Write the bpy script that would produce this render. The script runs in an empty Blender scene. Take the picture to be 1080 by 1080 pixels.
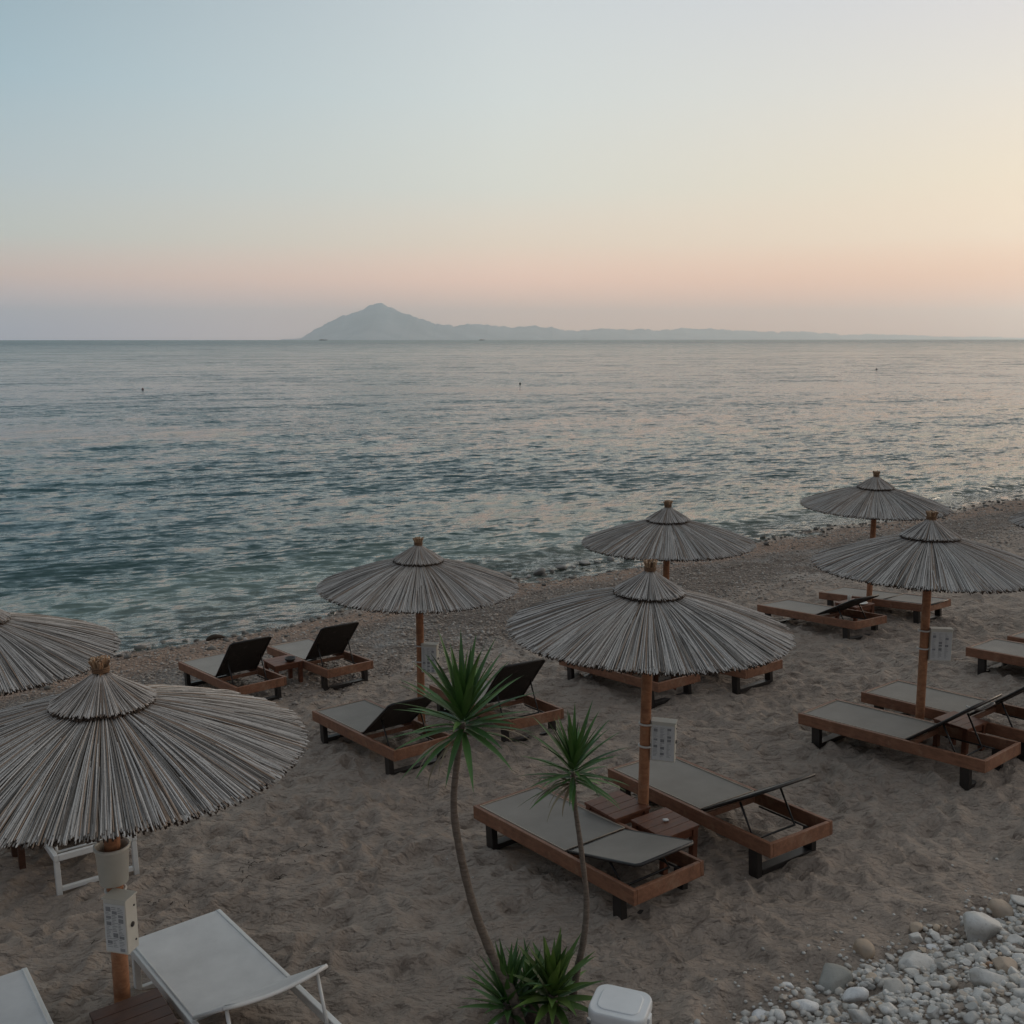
import bpy, bmesh, math, random
import numpy as np
from mathutils import Vector, Matrix, Euler

random.seed(7)
R = math.radians
sc = bpy.context.scene
col = sc.collection

# ------------------------------------------------------------------ camera
CAM_Z = 5.6
cam_d = bpy.data.cameras.new('camera')
cam = bpy.data.objects.new('camera', cam_d)
col.objects.link(cam)
cam.location = (0, 0, CAM_Z)
cam.rotation_euler = (math.pi / 2 - math.atan(182.5 / 1080), 0, R(0.03))
cam_d.sensor_width = 36
cam_d.lens = 36.0
cam_d.clip_start = 0.1
cam_d.clip_end = 80000
sc.camera = cam

# ------------------------------------------------------------------ sky: dusk, the sun just under the horizon to the right
SUN_AZ = R(52)          # clockwise from straight ahead (+Y)
world = bpy.data.worlds.new('World')
sc.world = world
world.use_nodes = True
wt = world.node_tree
for n in list(wt.nodes):
    wt.nodes.remove(n)


def s2l(c):
    return tuple(((v / 255.0) / 12.92 if v / 255.0 <= 0.04045 else ((v / 255.0 + 0.055) / 1.055) ** 2.4) for v in c)


def wn(t, **kw):
    n = wt.nodes.new(t)
    for k, v in kw.items():
        setattr(n, k, v)
    return n


def wmath(op, a, b=None, c=None, clamp=False):
    n = wn('ShaderNodeMath', operation=op)
    n.use_clamp = clamp
    for i, v in enumerate((a, b, c)):
        if v is None:
            continue
        if isinstance(v, (int, float)):
            n.inputs[i].default_value = v
        else:
            wt.links.new(v, n.inputs[i])
    return n.outputs[0]


tc = wn('ShaderNodeTexCoord')
nrm = wn('ShaderNodeVectorMath', operation='NORMALIZE')
wt.links.new(tc.outputs['Generated'], nrm.inputs[0])
sep = wn('ShaderNodeSeparateXYZ')
wt.links.new(nrm.outputs[0], sep.inputs[0])
elev = wmath('ARCSINE', sep.outputs['Z'])
elev_deg = wmath('MULTIPLY', elev, 180 / math.pi)
pos = wmath('DIVIDE', wmath('ADD', elev_deg, 5.0), 95.0, clamp=True)
azim = wmath('ARCTAN2', sep.outputs['X'], sep.outputs['Y'])     # 0 straight ahead, + to the right


def ramp(stops):
    n = wn('ShaderNodeValToRGB')
    n.color_ramp.interpolation = 'EASE' if False else 'LINEAR'
    els = n.color_ramp.elements
    while len(els) > 1:
        els.remove(els[-1])
    first = True
    for deg, c in stops:
        p = (deg + 5) / 95.0
        if first:
            e = els[0]
            e.position = p
            first = False
        else:
            e = els.new(p)
        e.color = (*c, 1)
    wt.links.new(pos, n.inputs[0])
    return n.outputs[0]


SKY_LEFT = [(-5, (0.3435, 0.2739, 0.3122)), (0, (0.6870, 0.5479, 0.6244)), (0.5, (0.7232, 0.5767, 0.6573)), (1.5, (0.8600, 0.6100, 0.5500)), (3.1, (0.8600, 0.5850, 0.4500)), (5.1, (0.6330, 0.6336, 0.5575)), (7.9, (0.5243, 0.5871, 0.5960)), (12.5, (0.3966, 0.5200, 0.5808)), (17, (0.3208, 0.4296, 0.4940)), (35, (0.3600, 0.4400, 0.5000)), (90, (0.4500, 0.4850, 0.5300))]
SKY_MID = [(-5, (0.5990, 0.3821, 0.2735)), (0, (1.2000, 0.6800, 0.4600)), (0.5, (1.2600, 0.7000, 0.4600)), (1.5, (1.2600, 0.7200, 0.5000)), (3.1, (1.2368, 0.7449, 0.5363)), (5.1, (0.9684, 0.7777, 0.6011)), (7.9, (0.7907, 0.7741, 0.6821)), (12.5, (0.7002, 0.7390, 0.7186)), (17, (0.6342, 0.6813, 0.6973)), (35, (0.5000, 0.5400, 0.5650)), (90, (0.4500, 0.4850, 0.5300))]
SKY_RIGHT = [(-5, (0.4500, 0.2400, 0.2000)), (0, (1.2000, 0.5400, 0.3400)), (0.5, (1.2600, 0.5600, 0.3400)), (1.5, (1.3000, 0.6100, 0.3800)), (3.1, (1.1800, 0.6500, 0.4000)), (5.1, (1.0795, 0.8188, 0.5961)), (7.9, (0.9789, 0.8162, 0.6191)), (12.5, (0.8375, 0.7730, 0.6933)), (17, (0.7249, 0.7013, 0.7217)), (35, (0.6000, 0.5900, 0.5600)), (90, (0.4500, 0.4850, 0.5300))]
SKY_BACK = [(-5, (0.0612, 0.0648, 0.0762)), (0, (0.1384, 0.1329, 0.1441)), (4, (0.1620, 0.1559, 0.1683)), (10, (0.1746, 0.1812, 0.2016)), (35, (0.2542, 0.2789, 0.3140)), (90, (0.45, 0.485, 0.53))]


def wmix(f, a, b):
    n = wn('ShaderNodeMix', data_type='RGBA')
    wt.links.new(f, n.inputs['Factor'])
    wt.links.new(a, n.inputs['A'])
    wt.links.new(b, n.inputs['B'])
    return n.outputs['Result']


def smooth(x, lo, hi):
    n = wn('ShaderNodeMapRange', interpolation_type='SMOOTHSTEP')
    wt.links.new(x, n.inputs['Value'])
    n.inputs['From Min'].default_value = lo
    n.inputs['From Max'].default_value = hi
    return n.outputs['Result']


def lin(x, lo, hi):
    n = wn('ShaderNodeMapRange')
    wt.links.new(x, n.inputs['Value'])
    n.inputs['From Min'].default_value = lo
    n.inputs['From Max'].default_value = hi
    return n.outputs['Result']


cl, cm, cr, cb = ramp(SKY_LEFT), ramp(SKY_MID), ramp(SKY_RIGHT), ramp(SKY_BACK)
front = wmix(lin(azim, R(-26), R(0)), cl, cm)
front = wmix(lin(azim, R(0), R(26)), front, cr)
dist_az = wmath('ABSOLUTE', wmath('WRAP', wmath('SUBTRACT', azim, R(20)), -math.pi, math.pi))
skycol = wmix(smooth(dist_az, R(60), R(140)), front, cb)
bg = wn('ShaderNodeBackground')
wt.links.new(skycol, bg.inputs['Color'])
bg.inputs['Strength'].default_value = 1.0
nish = wn('ShaderNodeTexSky', sky_type='NISHITA')
nish.sun_disc = False
nish.sun_elevation = R(1.5)
nish.sun_rotation = SUN_AZ
nish.air_density = 1.0
nish.dust_density = 1.5
bg2 = wn('ShaderNodeBackground')
wt.links.new(nish.outputs[0], bg2.inputs['Color'])
bg2.inputs['Strength'].default_value = 0.002
add = wn('ShaderNodeAddShader')
wt.links.new(bg.outputs[0], add.inputs[0])
wt.links.new(bg2.outputs[0], add.inputs[1])
wo = wn('ShaderNodeOutputWorld')
wt.links.new(add.outputs[0], wo.inputs['Surface'])

# ------------------------------------------------------------------ the last glow of the sun
sun_d = bpy.data.lights.new('sun', 'SUN')
sun = bpy.data.objects.new('sun', sun_d)
col.objects.link(sun)
sun_d.energy = 0.8
sun_d.angle = R(30)
sun_d.color = (1.0, 0.80, 0.62)
SUN_EL = R(9)
d = Vector((math.sin(SUN_AZ) * math.cos(SUN_EL), math.cos(SUN_AZ) * math.cos(SUN_EL), math.sin(SUN_EL)))
sun.rotation_euler = d.to_track_quat('Z', 'Y').to_euler()

vs = sc.view_settings
vs.view_transform = 'Standard'
vs.look = 'None'
vs.exposure = 0.0
vs.gamma = 1.0
sc.cycles.volume_bounces = 1
sc.cycles.use_denoising = True
sc.cycles.max_bounces = 8
sc.cycles.transparent_max_bounces = 8

# ------------------------------------------------------------------ helpers


def tag(o, label=None, cat=None, group=None, kind=None):
    if label:
        o['label'] = label
    if cat:
        o['category'] = cat
    if group:
        o['group'] = group
    if kind:
        o['kind'] = kind
    return o


def link(name, me, parent=None, loc=None, rot=None, scale=None):
    o = bpy.data.objects.new(name, me)
    col.objects.link(o)
    if parent:
        o.parent = parent
    if loc is not None:
        o.location = loc
    if rot is not None:
        o.rotation_euler = rot
    if scale is not None:
        o.scale = scale
    return o


def empty(name, loc, rz=0.0, tilt=None, scale=1.0):
    o = bpy.data.objects.new(name, None)
    col.objects.link(o)
    o.empty_display_size = 0.2
    o.location = loc
    o.rotation_euler = tilt if tilt is not None else (0, 0, rz)
    o.scale = (scale,) * 3
    return o


class MB:
    """collects shapes, builds ONE mesh"""

    def __init__(self):
        self.v, self.f, self.m, self.sm = [], [], [], []

    def add(self, verts, faces, mat=0, smooth=False, M=None):
        b = len(self.v)
        for p in verts:
            self.v.append(tuple(M @ Vector(p)) if M is not None else tuple(p))
        for f in faces:
            self.f.append(tuple(i + b for i in f))
            self.m.append(mat)
            self.sm.append(smooth)

    def box(self, c, s, rot=None, bevel=0.004, mat=0):
        bm = bmesh.new()
        bmesh.ops.create_cube(bm, size=1)
        bmesh.ops.scale(bm, vec=s, verts=bm.verts)
        if bevel:
            bmesh.ops.bevel(bm, geom=list(bm.edges), offset=min(bevel, min(s) * .4), segments=2, profile=.5, affect='EDGES')
        M = Matrix.Translation(c)
        if rot is not None:
            M = M @ Euler(rot).to_matrix().to_4x4()
        bm.verts.index_update()
        self.add([v.co.copy() for v in bm.verts], [[v.index for v in f.verts] for f in bm.faces], mat, False, M)
        bm.free()

    def tube(self, pts, rad, n=8, mat=0, caps=True, smooth=True, closed=False):
        pts = [Vector(p) for p in pts]
        rads = rad if isinstance(rad, (list, tuple)) else [rad] * len(pts)
        vs_, fs = [], []
        up = None
        k = len(pts)
        for i, p in enumerate(pts):
            a = pts[(i - 1) % k] if (closed or i > 0) else p
            b = pts[(i + 1) % k] if (closed or i < k - 1) else p
            t = (b - a).normalized()
            if up is None:
                up = Vector((0, 0, 1)) if abs(t.z) < .9 else Vector((1, 0, 0))
            x = t.cross(up)
            if x.length < 1e-5:
                x = t.orthogonal()
            x.normalize()
            y = x.cross(t).normalized()
            up = y
            for j in range(n):
                an = 2 * math.pi * j / n
                vs_.append(p + (x * math.cos(an) + y * math.sin(an)) * rads[i])
        rng = range(k) if closed else range(k - 1)
        for i in rng:
            i2 = (i + 1) % k
            for j in range(n):
                j2 = (j + 1) % n
                fs.append((i * n + j, i * n + j2, i2 * n + j2, i2 * n + j))
        if caps and not closed:
            fs.append(tuple(range(n)))
            fs.append(tuple(range((k - 1) * n + n - 1, (k - 1) * n - 1, -1)))
        self.add(vs_, fs, mat, smooth)

    def lathe(self, prof, n=24, mat=0, smooth=True, cap=True, M=None):
        vs_, fs = [], []
        for r, z in prof:
            for j in range(n):
                a = 2 * math.pi * j / n
                vs_.append((r * math.cos(a), r * math.sin(a), z))
        for i in range(len(prof) - 1):
            for j in range(n):
                j2 = (j + 1) % n
                fs.append((i * n + j, i * n + j2, (i + 1) * n + j2, (i + 1) * n + j))
        if cap:
            fs.append(tuple(range(n - 1, -1, -1)))
            fs.append(tuple(range((len(prof) - 1) * n, len(prof) * n)))
        self.add(vs_, fs, mat, smooth, M)

    def mesh(self, name, mats):
        me = bpy.data.meshes.new(name)
        me.from_pydata(self.v, [], self.f)
        if not isinstance(mats, (list, tuple)):
            mats = [mats]
        for m in mats:
            me.materials.append(m)
        me.polygons.foreach_set('material_index', self.m)
        me.polygons.foreach_set('use_smooth', self.sm)
        me.update()
        bm = bmesh.new()
        bm.from_mesh(me)
        bmesh.ops.recalc_face_normals(bm, faces=bm.faces)
        bm.to_mesh(me)
        bm.free()
        return me

    def build(self, name, mats, parent=None, **kw):
        return link(name, self.mesh(name, mats), parent, **kw)


# ---- materials
class NT:
    def __init__(self, name):
        self.mat = bpy.data.materials.new(name)
        self.mat.use_nodes = True
        self.t = self.mat.node_tree
        self.t.nodes.clear()
        self.out = self.n('ShaderNodeOutputMaterial')

    def n(self, t, ins=None, **kw):
        x = self.t.nodes.new(t)
        for k, v in kw.items():
            setattr(x, k, v)
        for k, v in (ins or {}).items():
            self.set(x.inputs[k], v)
        return x

    def set(self, s, v):
        if hasattr(v, 'is_output'):
            self.t.links.new(v, s)
        else:
            if isinstance(v, tuple) and len(v) == 3 and s.type == 'RGBA':
                v = (*v, 1)
            s.default_value = v

    def math(self, op, a, b=0.0, clamp=False):
        x = self.n('ShaderNodeMath', {0: a, 1: b}, operation=op)
        x.use_clamp = clamp
        return x.outputs[0]

    def noise(self, scale, vec=None, detail=4, rough=.55, out='Fac', dist=0.0):
        ins = {'Scale': scale, 'Detail': detail, 'Roughness': rough, 'Distortion': dist}
        if vec is not None:
            ins['Vector'] = vec
        return self.n('ShaderNodeTexNoise', ins).outputs[out]

    def ramp(self, fac, stops):
        x = self.n('ShaderNodeValToRGB', {'Fac': fac})
        e = x.color_ramp.elements
        while len(e) > 1:
            e.remove(e[-1])
        for i, (p, c) in enumerate(stops):
            q = e[0] if i == 0 else e.new(p)
            q.position = p
            q.color = (*c, 1) if len(c) == 3 else c
        return x.outputs['Color']

    def mix(self, f, a, b, blend='MIX'):
        x = self.n('ShaderNodeMix', data_type='RGBA', blend_type=blend)
        self.set(x.inputs['Factor'], f)
        self.set(x.inputs[6], a)
        self.set(x.inputs[7], b)
        return x.outputs[2]

    def maprange(self, v, a, b, c=0.0, d_=1.0, smooth=False):
        x = self.n('ShaderNodeMapRange', {0: v, 1: a, 2: b, 3: c, 4: d_})
        if smooth:
            x.interpolation_type = 'SMOOTHSTEP'
        return x.outputs[0]

    def attr(self, name):
        return self.n('ShaderNodeAttribute', attribute_name=name).outputs['Fac']

    def coord(self, which='Object', scale=None, rot=None):
        o = self.n('ShaderNodeTexCoord').outputs[which]
        if scale is not None or rot is not None:
            m = self.n('ShaderNodeMapping', {'Vector': o})
            if scale is not None:
                m.inputs['Scale'].default_value = scale
            if rot is not None:
                m.inputs['Rotation'].default_value = rot
            o = m.outputs[0]
        return o

    def bump(self, h, strength=.5, dist=.01, normal=None):
        ins = {'Height': h, 'Strength': strength, 'Distance': dist}
        if normal is not None:
            ins['Normal'] = normal
        return self.n('ShaderNodeBump', ins).outputs[0]

    def principled(self, **kw):
        x = self.n('ShaderNodeBsdfPrincipled')
        for k, v in kw.items():
            self.set(x.inputs[k.replace('_', ' ')], v)
        return x.outputs[0]

    def done(self, sh, vol=None):
        self.t.links.new(sh, self.out.inputs['Surface'])
        return self.mat


def m_wood(name, dark, light, scale=1.0, rough=.6, worn=None):
    t = NT(name)
    rnd = t.n('ShaderNodeObjectInfo').outputs['Random']
    isl = t.n('ShaderNodeNewGeometry').outputs['Random Per Island']
    v = t.coord('Object', scale=(3 * scale, 14 * scale, 14 * scale))
    off = t.n('ShaderNodeVectorMath', {0: v}, operation='ADD')
    cmb = t.n('ShaderNodeCombineXYZ', {0: t.math('MULTIPLY', rnd, 31.0), 1: t.math('MULTIPLY', isl, 17.0), 2: 0.0})
    t.set(off.inputs[1], cmb.outputs[0])
    a = t.noise(2.2, off.outputs[0], 6, .65, dist=.6)
    c = t.ramp(a, [(.25, dark), (.72, light)])
    b = t.noise(11, t.coord('Object'), 3)
    c = t.mix(t.maprange(b, .45, .75, 0, .45), c, tuple(x * .55 for x in dark))
    hs = t.n('ShaderNodeHueSaturation', {'Value': t.maprange(isl, 0, 1, .82, 1.15), 'Color': c})
    c = hs.outputs[0]
    if worn:
        w = t.noise(5, t.coord('Object'), 5, .7)
        c = t.mix(t.maprange(w, .55, .7, 0, .55), c, worn)
    return t.done(t.principled(Base_Color=c, Roughness=t.maprange(a, 0, 1, rough - .1, rough + .15), Normal=t.bump(a, .35, .004)))


def m_plain(name, c, rough=.5, var=.12, metal=0.0, nscale=8, bump=.15, spec=.5):
    t = NT(name)
    a = t.noise(nscale, t.coord('Object'), 5, .65)
    cc = t.mix(t.maprange(a, .3, .7), tuple(x * (1 - var) for x in c), tuple(min(1, x * (1 + var)) for x in c))
    return t.done(t.principled(Base_Color=cc, Roughness=t.maprange(a, .2, .8, rough - .08, rough + .1), Metallic=metal, Specular_IOR_Level=spec,
                               Normal=t.bump(t.noise(nscale * 12, t.coord('Object'), 3), bump, .002)))


def m_sling(name, c, rough=.65, stain=.35):
    t = NT(name)
    v = t.coord('Object')
    w1 = t.n('ShaderNodeTexWave', {'Vector': v, 'Scale': 90.0}, bands_direction='X').outputs['Fac']
    w2 = t.n('ShaderNodeTexWave', {'Vector': v, 'Scale': 90.0}, bands_direction='Y').outputs['Fac']
    w = t.math('MULTIPLY', w1, w2)
    a = t.noise(3.0, v, 5, .6)
    cc = t.mix(t.maprange(a, .3, .7), tuple(x * .86 for x in c), tuple(x * 1.12 for x in c))
    st = t.noise(9, v, 6, .7)
    cc = t.mix(t.maprange(st, .56, .72, 0, stain), cc, (.24, .21, .18))
    cc = t.mix(t.maprange(w, 0, 1, .35, 0), cc, tuple(x * .45 for x in c))
    return t.done(t.principled(Base_Color=cc, Roughness=rough, Normal=t.bump(w, .25, .001)))


M_RUST = m_wood('stained_wood', (.145, .062, .034), (.295, .138, .077), 1.0, .55, worn=(.36, .23, .15))
M_POLE = m_wood('pole_wood', (.22, .090, .042), (.46, .215, .105), 1.0, .6, worn=(.42, .27, .17))
M_TABLE = m_wood('dark_table_wood', (.045, .018, .010), (.11, .046, .025), 1.0, .5, worn=(.16, .10, .07))
M_LEG = m_plain('dark_bronze_metal', (.022, .018, .016), .45, .25, .0, 10)
M_SLING = m_sling('grey_sling', (.275, .252, .222))
M_SLING_SHADE = m_sling('sling_shade', (.030, .025, .021), .75)  # underside of the same grey sling, its shade put into the colour
M_WSLING = m_sling('white_sling', (.76, .76, .75), .65, .06)
M_WMETAL = m_plain('white_painted_metal', (.66, .66, .64), .4, .06, 0, 12)
M_BLACK = m_plain('black_metal', (.016, .014, .013), .4, .2)
M_WPLAST = m_plain('white_plastic', (.64, .64, .61), .4, .07, 0, 5, .05)
M_CREAM = m_plain('cream_plastic', (.60, .585, .52), .45, .08, 0, 5, .05)
M_COOLER = m_plain('cooler_plastic', (.68, .70, .71), .42, .05, 0, 4, .06)
M_PAPER = m_plain('printed_paper', (.62, .63, .62), .6, .06, 0, 20, .05)
M_INK = m_plain('grey_ink', (.26, .27, .28), .6, .3)
M_ROPE = m_plain('brown_rope', (.15, .085, .045), .85, .35, 0, 40, .6)
M_STRAP = m_plain('white_strap', (.62, .60, .56), .5, .06)


def m_reed(name, pale, mid, brown, bp=.12):
    t = NT(name)
    isl = t.n('ShaderNodeNewGeometry').outputs['Random Per Island']
    c = t.ramp(isl, [(0.0, tuple(x * .30 for x in mid)), (.10, tuple(x * .5 for x in mid)), (.24, mid), (.42, pale), (.80, tuple(min(1, x * 1.18) for x in pale)), (1 - bp, tuple(x * 1.32 for x in pale)), (1 - bp + .01, brown), (1, tuple(x * .8 for x in brown))])
    v = t.coord('Object')
    big = t.noise(1.3, v, 3, .6)
    c = t.mix(t.maprange(big, .45, .70, 0, .30), c, brown)
    sp = t.noise(55, v, 4, .7)
    c = t.mix(t.maprange(sp, .5, .75, 0, .6), c, tuple(x * .33 for x in mid))
    return t.done(t.principled(Base_Color=c, Roughness=.62, Normal=t.bump(sp, .3, .002)))


M_REED = m_reed('weathered_reed', (.45, .43, .405), (.26, .24, .218), (.30, .215, .155))
M_REEDB = m_reed('tied_reed', (.40, .27, .165), (.27, .165, .09), (.27, .145, .075), .3)
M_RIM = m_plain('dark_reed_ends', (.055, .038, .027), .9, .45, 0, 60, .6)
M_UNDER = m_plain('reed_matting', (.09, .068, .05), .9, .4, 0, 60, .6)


def m_leaf(name, c1, c2, tip):
    t = NT(name)
    isl = t.n('ShaderNodeNewGeometry').outputs['Random Per Island']
    c = t.mix(isl, c1, c2)
    a = t.noise(14, t.coord('Object', scale=(1, 1, 1)), 4)
    c = t.mix(t.maprange(a, .45, .75, 0, .4), c, tip)
    return t.done(t.principled(Base_Color=c, Roughness=.5, Specular_IOR_Level=.4, Normal=t.bump(a, .15, .003)))


M_LEAF = m_leaf('yucca_leaf', (.028, .078, .018), (.075, .165, .036), (.10, .18, .045))
M_LEAFB = m_leaf('broad_yucca_leaf', (.040, .090, .018), (.11, .185, .035), (.15, .20, .05))
M_DRY = m_leaf('dry_leaf', (.19, .15, .09), (.28, .24, .16), (.13, .10, .06))


def m_bark():
    t = NT('yucca_bark')
    v = t.coord('Object', scale=(9, 9, 34))
    a = t.noise(2.0, v, 6, .7)
    c = t.ramp(a, [(.25, (.075, .055, .042)), (.7, (.215, .175, .14))])
    return t.done(t.principled(Base_Color=c, Roughness=.9, Normal=t.bump(a, .9, .012)))


M_BARK = m_bark()


def m_stone(name, stops):
    t = NT(name)
    rnd = t.n('ShaderNodeObjectInfo').outputs['Random']
    isl = t.n('ShaderNodeNewGeometry').outputs['Random Per Island']
    r = t.math('FRACT', t.math('ADD', t.math('MULTIPLY', rnd, 7.31), isl))
    c = t.ramp(r, stops)
    v = t.coord('Object')
    a = t.noise(2.2, v, 7, .68)
    b = t.noise(14, v, 5, .7)
    c = t.mix(t.maprange(a, .38, .7, 0, .45), c, (.30, .285, .26))
    c = t.mix(t.maprange(b, .52, .75, 0, .45), c, (.15, .135, .115))
    return t.done(t.principled(Base_Color=c, Roughness=.72, Normal=t.bump(t.noise(20, v, 5, .7), .35, .01)))


PALE = [(0, (.46, .45, .42)), (.25, (.60, .59, .56)), (.5, (.50, .47, .42)), (.7, (.66, .65, .62)), (.84, (.40, .395, .375)), (.93, (.48, .38, .28)), (1, (.33, .33, .32))]
M_STONE = m_stone('beach_stone', PALE)
M_STONE_DK = m_stone('dark_stone', [(0, (.20, .205, .19)), (1, (.28, .28, .255))])
M_STONE_WH = m_stone('white_stone', [(0, (.66, .67, .68)), (1, (.74, .74, .73))])
M_STONE_TAN = m_stone('tan_stone', [(0, (.38, .285, .20)), (1, (.42, .33, .25))])
M_STONE_OR = m_stone('orange_stone', [(0, (.36, .20, .11)), (1, (.30, .17, .10))])
M_STONE_WET = m_stone('wet_stone', [(0, (.13, .125, .11)), (.5, (.19, .18, .165)), (1, (.28, .27, .25))])
M_STONE_WETTER = m_stone('submerged_stone', [(0, (.055, .052, .045)), (.5, (.10, .092, .078)), (1, (.17, .155, .13))])
M_PEBBLE = m_stone('pebble', [(0, (.17, .14, .115)), (.3, (.31, .26, .215)), (.55, (.42, .36, .305)), (.8, (.26, .21, .175)), (1, (.52, .49, .45))])
M_WEED = m_plain('dry_seaweed', (.045, .032, .022), .9, .4, 0, 40, .5)

# ------------------------------------------------------------------ terrain
tS = [-60, 4.85, 6.9, 8.9, 13.2, 16.3, 22.2, 25, 31.7, 36.3, 60, 400]
sS = [18.9, 18.6, 18.7, 18.7, 18.9, 18.7, 18.4, 18.4, 18.1, 18.0, 17.5, 17.0]
PU = [-60, 0, 4, 6.6, 11, 16, 18.5, 20, 25, 45, 120]
PZ = [1.9, 1.42, 1.22, 1.06, .65, .27, 0, -.25, -1.0, -3.4, -6.0]


def st_of(X, Y):
    return -.6 * X + .8 * Y, .8 * X + .6 * Y


def xy_of(s, t):
    return -.6 * s + .8 * t, .8 * s + .6 * t


def base_h(s, t):
    u = s - np.interp(t, tS, sS) + 18.5
    h = np.interp(u, PU, PZ)
    # bank of stones rising in the near corner
    bank = np.clip((3.95 - .12 * (t - 5) - s) / 1.6, 0, 1) * np.clip((t - 4.3) / 1.2, 0, 1)
    return h + .42 * bank * bank * (3 - 2 * bank)


def ground(X, Y):
    s, t = st_of(X, Y)
    return float(base_h(s, t))


_rng = np.random.default_rng(3)


def vnoise(x, y, seed=0):
    r = np.random.default_rng(seed)
    P = r.random((256, 256))
    xi = np.floor(x).astype(int)
    yi = np.floor(y).astype(int)
    fx, fy = x - xi, y - yi
    fx = fx * fx * fx * (fx * (fx * 6 - 15) + 10)
    fy = fy * fy * fy * (fy * (fy * 6 - 15) + 10)
    a = P[xi % 256, yi % 256]
    b = P[(xi + 1) % 256, yi % 256]
    c = P[xi % 256, (yi + 1) % 256]
    d_ = P[(xi + 1) % 256, (yi + 1) % 256]
    return (a * (1 - fx) + b * fx) * (1 - fy) + (c * (1 - fx) + d_ * fx) * fy - .5


def build_ground():
    sv = np.concatenate([[-60, -40, -25, -15, -8, -4, -2, 0, 1], np.arange(1.6, 2.6, .1), np.arange(2.6, 13.5, .036), np.arange(13.5, 20, .075), np.arange(20, 30, .35), np.arange(30, 125, 6)])
    tv = np.concatenate([[-150, -90, -60, -40, -28, -20], np.arange(-16, -2, .5), np.arange(-2, 0, .12), np.arange(0, 17, .036), np.arange(17, 26, .07), np.arange(26, 46, .2), np.arange(46, 80, 1.5), [90, 110, 140, 180, 240, 320, 400]])
    S, T = np.meshgrid(sv, tv, indexing='ij')
    Z = base_h(S, T)
    # wind- and foot-worked sand: soft hummocks and ridged ripples
    near = np.clip((14.5 - S) / 3, 0, 1) * np.clip((S - 2.5) / .8, 0, 1)
    wx = S + .28 * vnoise(S * 1.9, T * 1.9, 11)
    wy = T + .28 * vnoise(S * 1.9, T * 1.9, 12)
    h = .085 * vnoise(wx * .7, wy * .6, 1) + .045 * vnoise(wx * 2.1, wy * 1.5, 2)
    # short crescent ridges, longer across than along the slope
    a_ = wx * 1.0 * math.cos(.55) + wy * math.sin(.55)
    b_ = -wx * math.sin(.55) + wy * math.cos(.55)
    for fs_, fb, am, sd_ in ((2.7, 1.5, .062, 3), (4.4, 2.6, .062, 4), (7.6, 4.6, .032, 6)):
        n_ = vnoise(a_ * fs_, b_ * fb, sd_)
        h += am * ((1 - np.abs(n_) * 2.6) - .4) + am * .5 * vnoise(a_ * fs_ * .8, b_ * fb * .8, sd_ + 30)
    h += .016 * vnoise(S * 12, T * 12, 5)
    Z = Z + h * near * .8
    # trodden pits
    n = 4200
    ps = _rng.uniform(3.0, 14.2, n)
    pt = _rng.uniform(-1.5, 25, n)
    pa = _rng.uniform(0, math.pi, n)
    pr = _rng.uniform(.06, .13, n)
    pd = _rng.uniform(.012, .042, n)
    for i in range(n):
        r_ = pr[i] * 3.2
        i0, i1 = np.searchsorted(sv, (ps[i] - r_, ps[i] + r_))
        j0, j1 = np.searchsorted(tv, (pt[i] - r_, pt[i] + r_))
        if i1 - i0 < 2 or j1 - j0 < 2:
            continue
        ds = S[i0:i1, j0:j1] - ps[i]
        dt = T[i0:i1, j0:j1] - pt[i]
        c, s_ = math.cos(pa[i]), math.sin(pa[i])
        a = (ds * c + dt * s_) / pr[i]
        b = (-ds * s_ + dt * c) / (pr[i] * .55)
        q = a * a + b * b
        Z[i0:i1, j0:j1] += pd[i] * (-np.exp(-q) + .55 * np.exp(-(np.sqrt(q) - 1.7) ** 2 * 3.0))
    # lines of footprints
    for P0, P1, P2 in (((-3.3, 7.6), (-.8, 8.6), (2.3, 11.6)), ((-1.6, 6.4), (-.9, 9.6), (-2.6, 13.2)), ((3.4, 7.9), (2.9, 10.0), (4.0, 14.6)),
                       ((.9, 6.6), (3.2, 8.4), (6.3, 11.0)), ((-2.6, 9.6), (.6, 10.6), (3.0, 10.2)), ((-.9, 7.2), (-2.2, 10.2), (-3.8, 12.6))):
        prev = None
        dist_ = 0
        side = 1
        for k in range(400):
            f = k / 399
            px_ = (1 - f) ** 2 * P0[0] + 2 * f * (1 - f) * P1[0] + f * f * P2[0]
            py_ = (1 - f) ** 2 * P0[1] + 2 * f * (1 - f) * P1[1] + f * f * P2[1]
            if prev is not None:
                dist_ += math.hypot(px_ - prev[0], py_ - prev[1])
                if dist_ > .33:
                    dist_ = 0
                    side = -side
                    dx, dy = px_ - prev[0], py_ - prev[1]
                    L_ = math.hypot(dx, dy)
                    dx, dy = dx / L_, dy / L_
                    s0_, t0_ = st_of(px_ - dy * .09 * side + _rng.normal(0, .02), py_ + dx * .09 * side + _rng.normal(0, .02))
                    ds_, dt_ = st_of(dx, dy)
                    i0, i1 = np.searchsorted(sv, (s0_ - .4, s0_ + .4))
                    j0, j1 = np.searchsorted(tv, (t0_ - .4, t0_ + .4))
                    a = ((S[i0:i1, j0:j1] - s0_) * ds_ + (T[i0:i1, j0:j1] - t0_) * dt_) / .135
                    b = (-(S[i0:i1, j0:j1] - s0_) * dt_ + (T[i0:i1, j0:j1] - t0_) * ds_) / .06
                    q = a * a + b * b
                    Z[i0:i1, j0:j1] += .042 * (-np.exp(-q ** 1.6) + .5 * np.exp(-(np.sqrt(q) - 1.5) ** 2 * 5.0))
            prev = (px_, py_)
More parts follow.
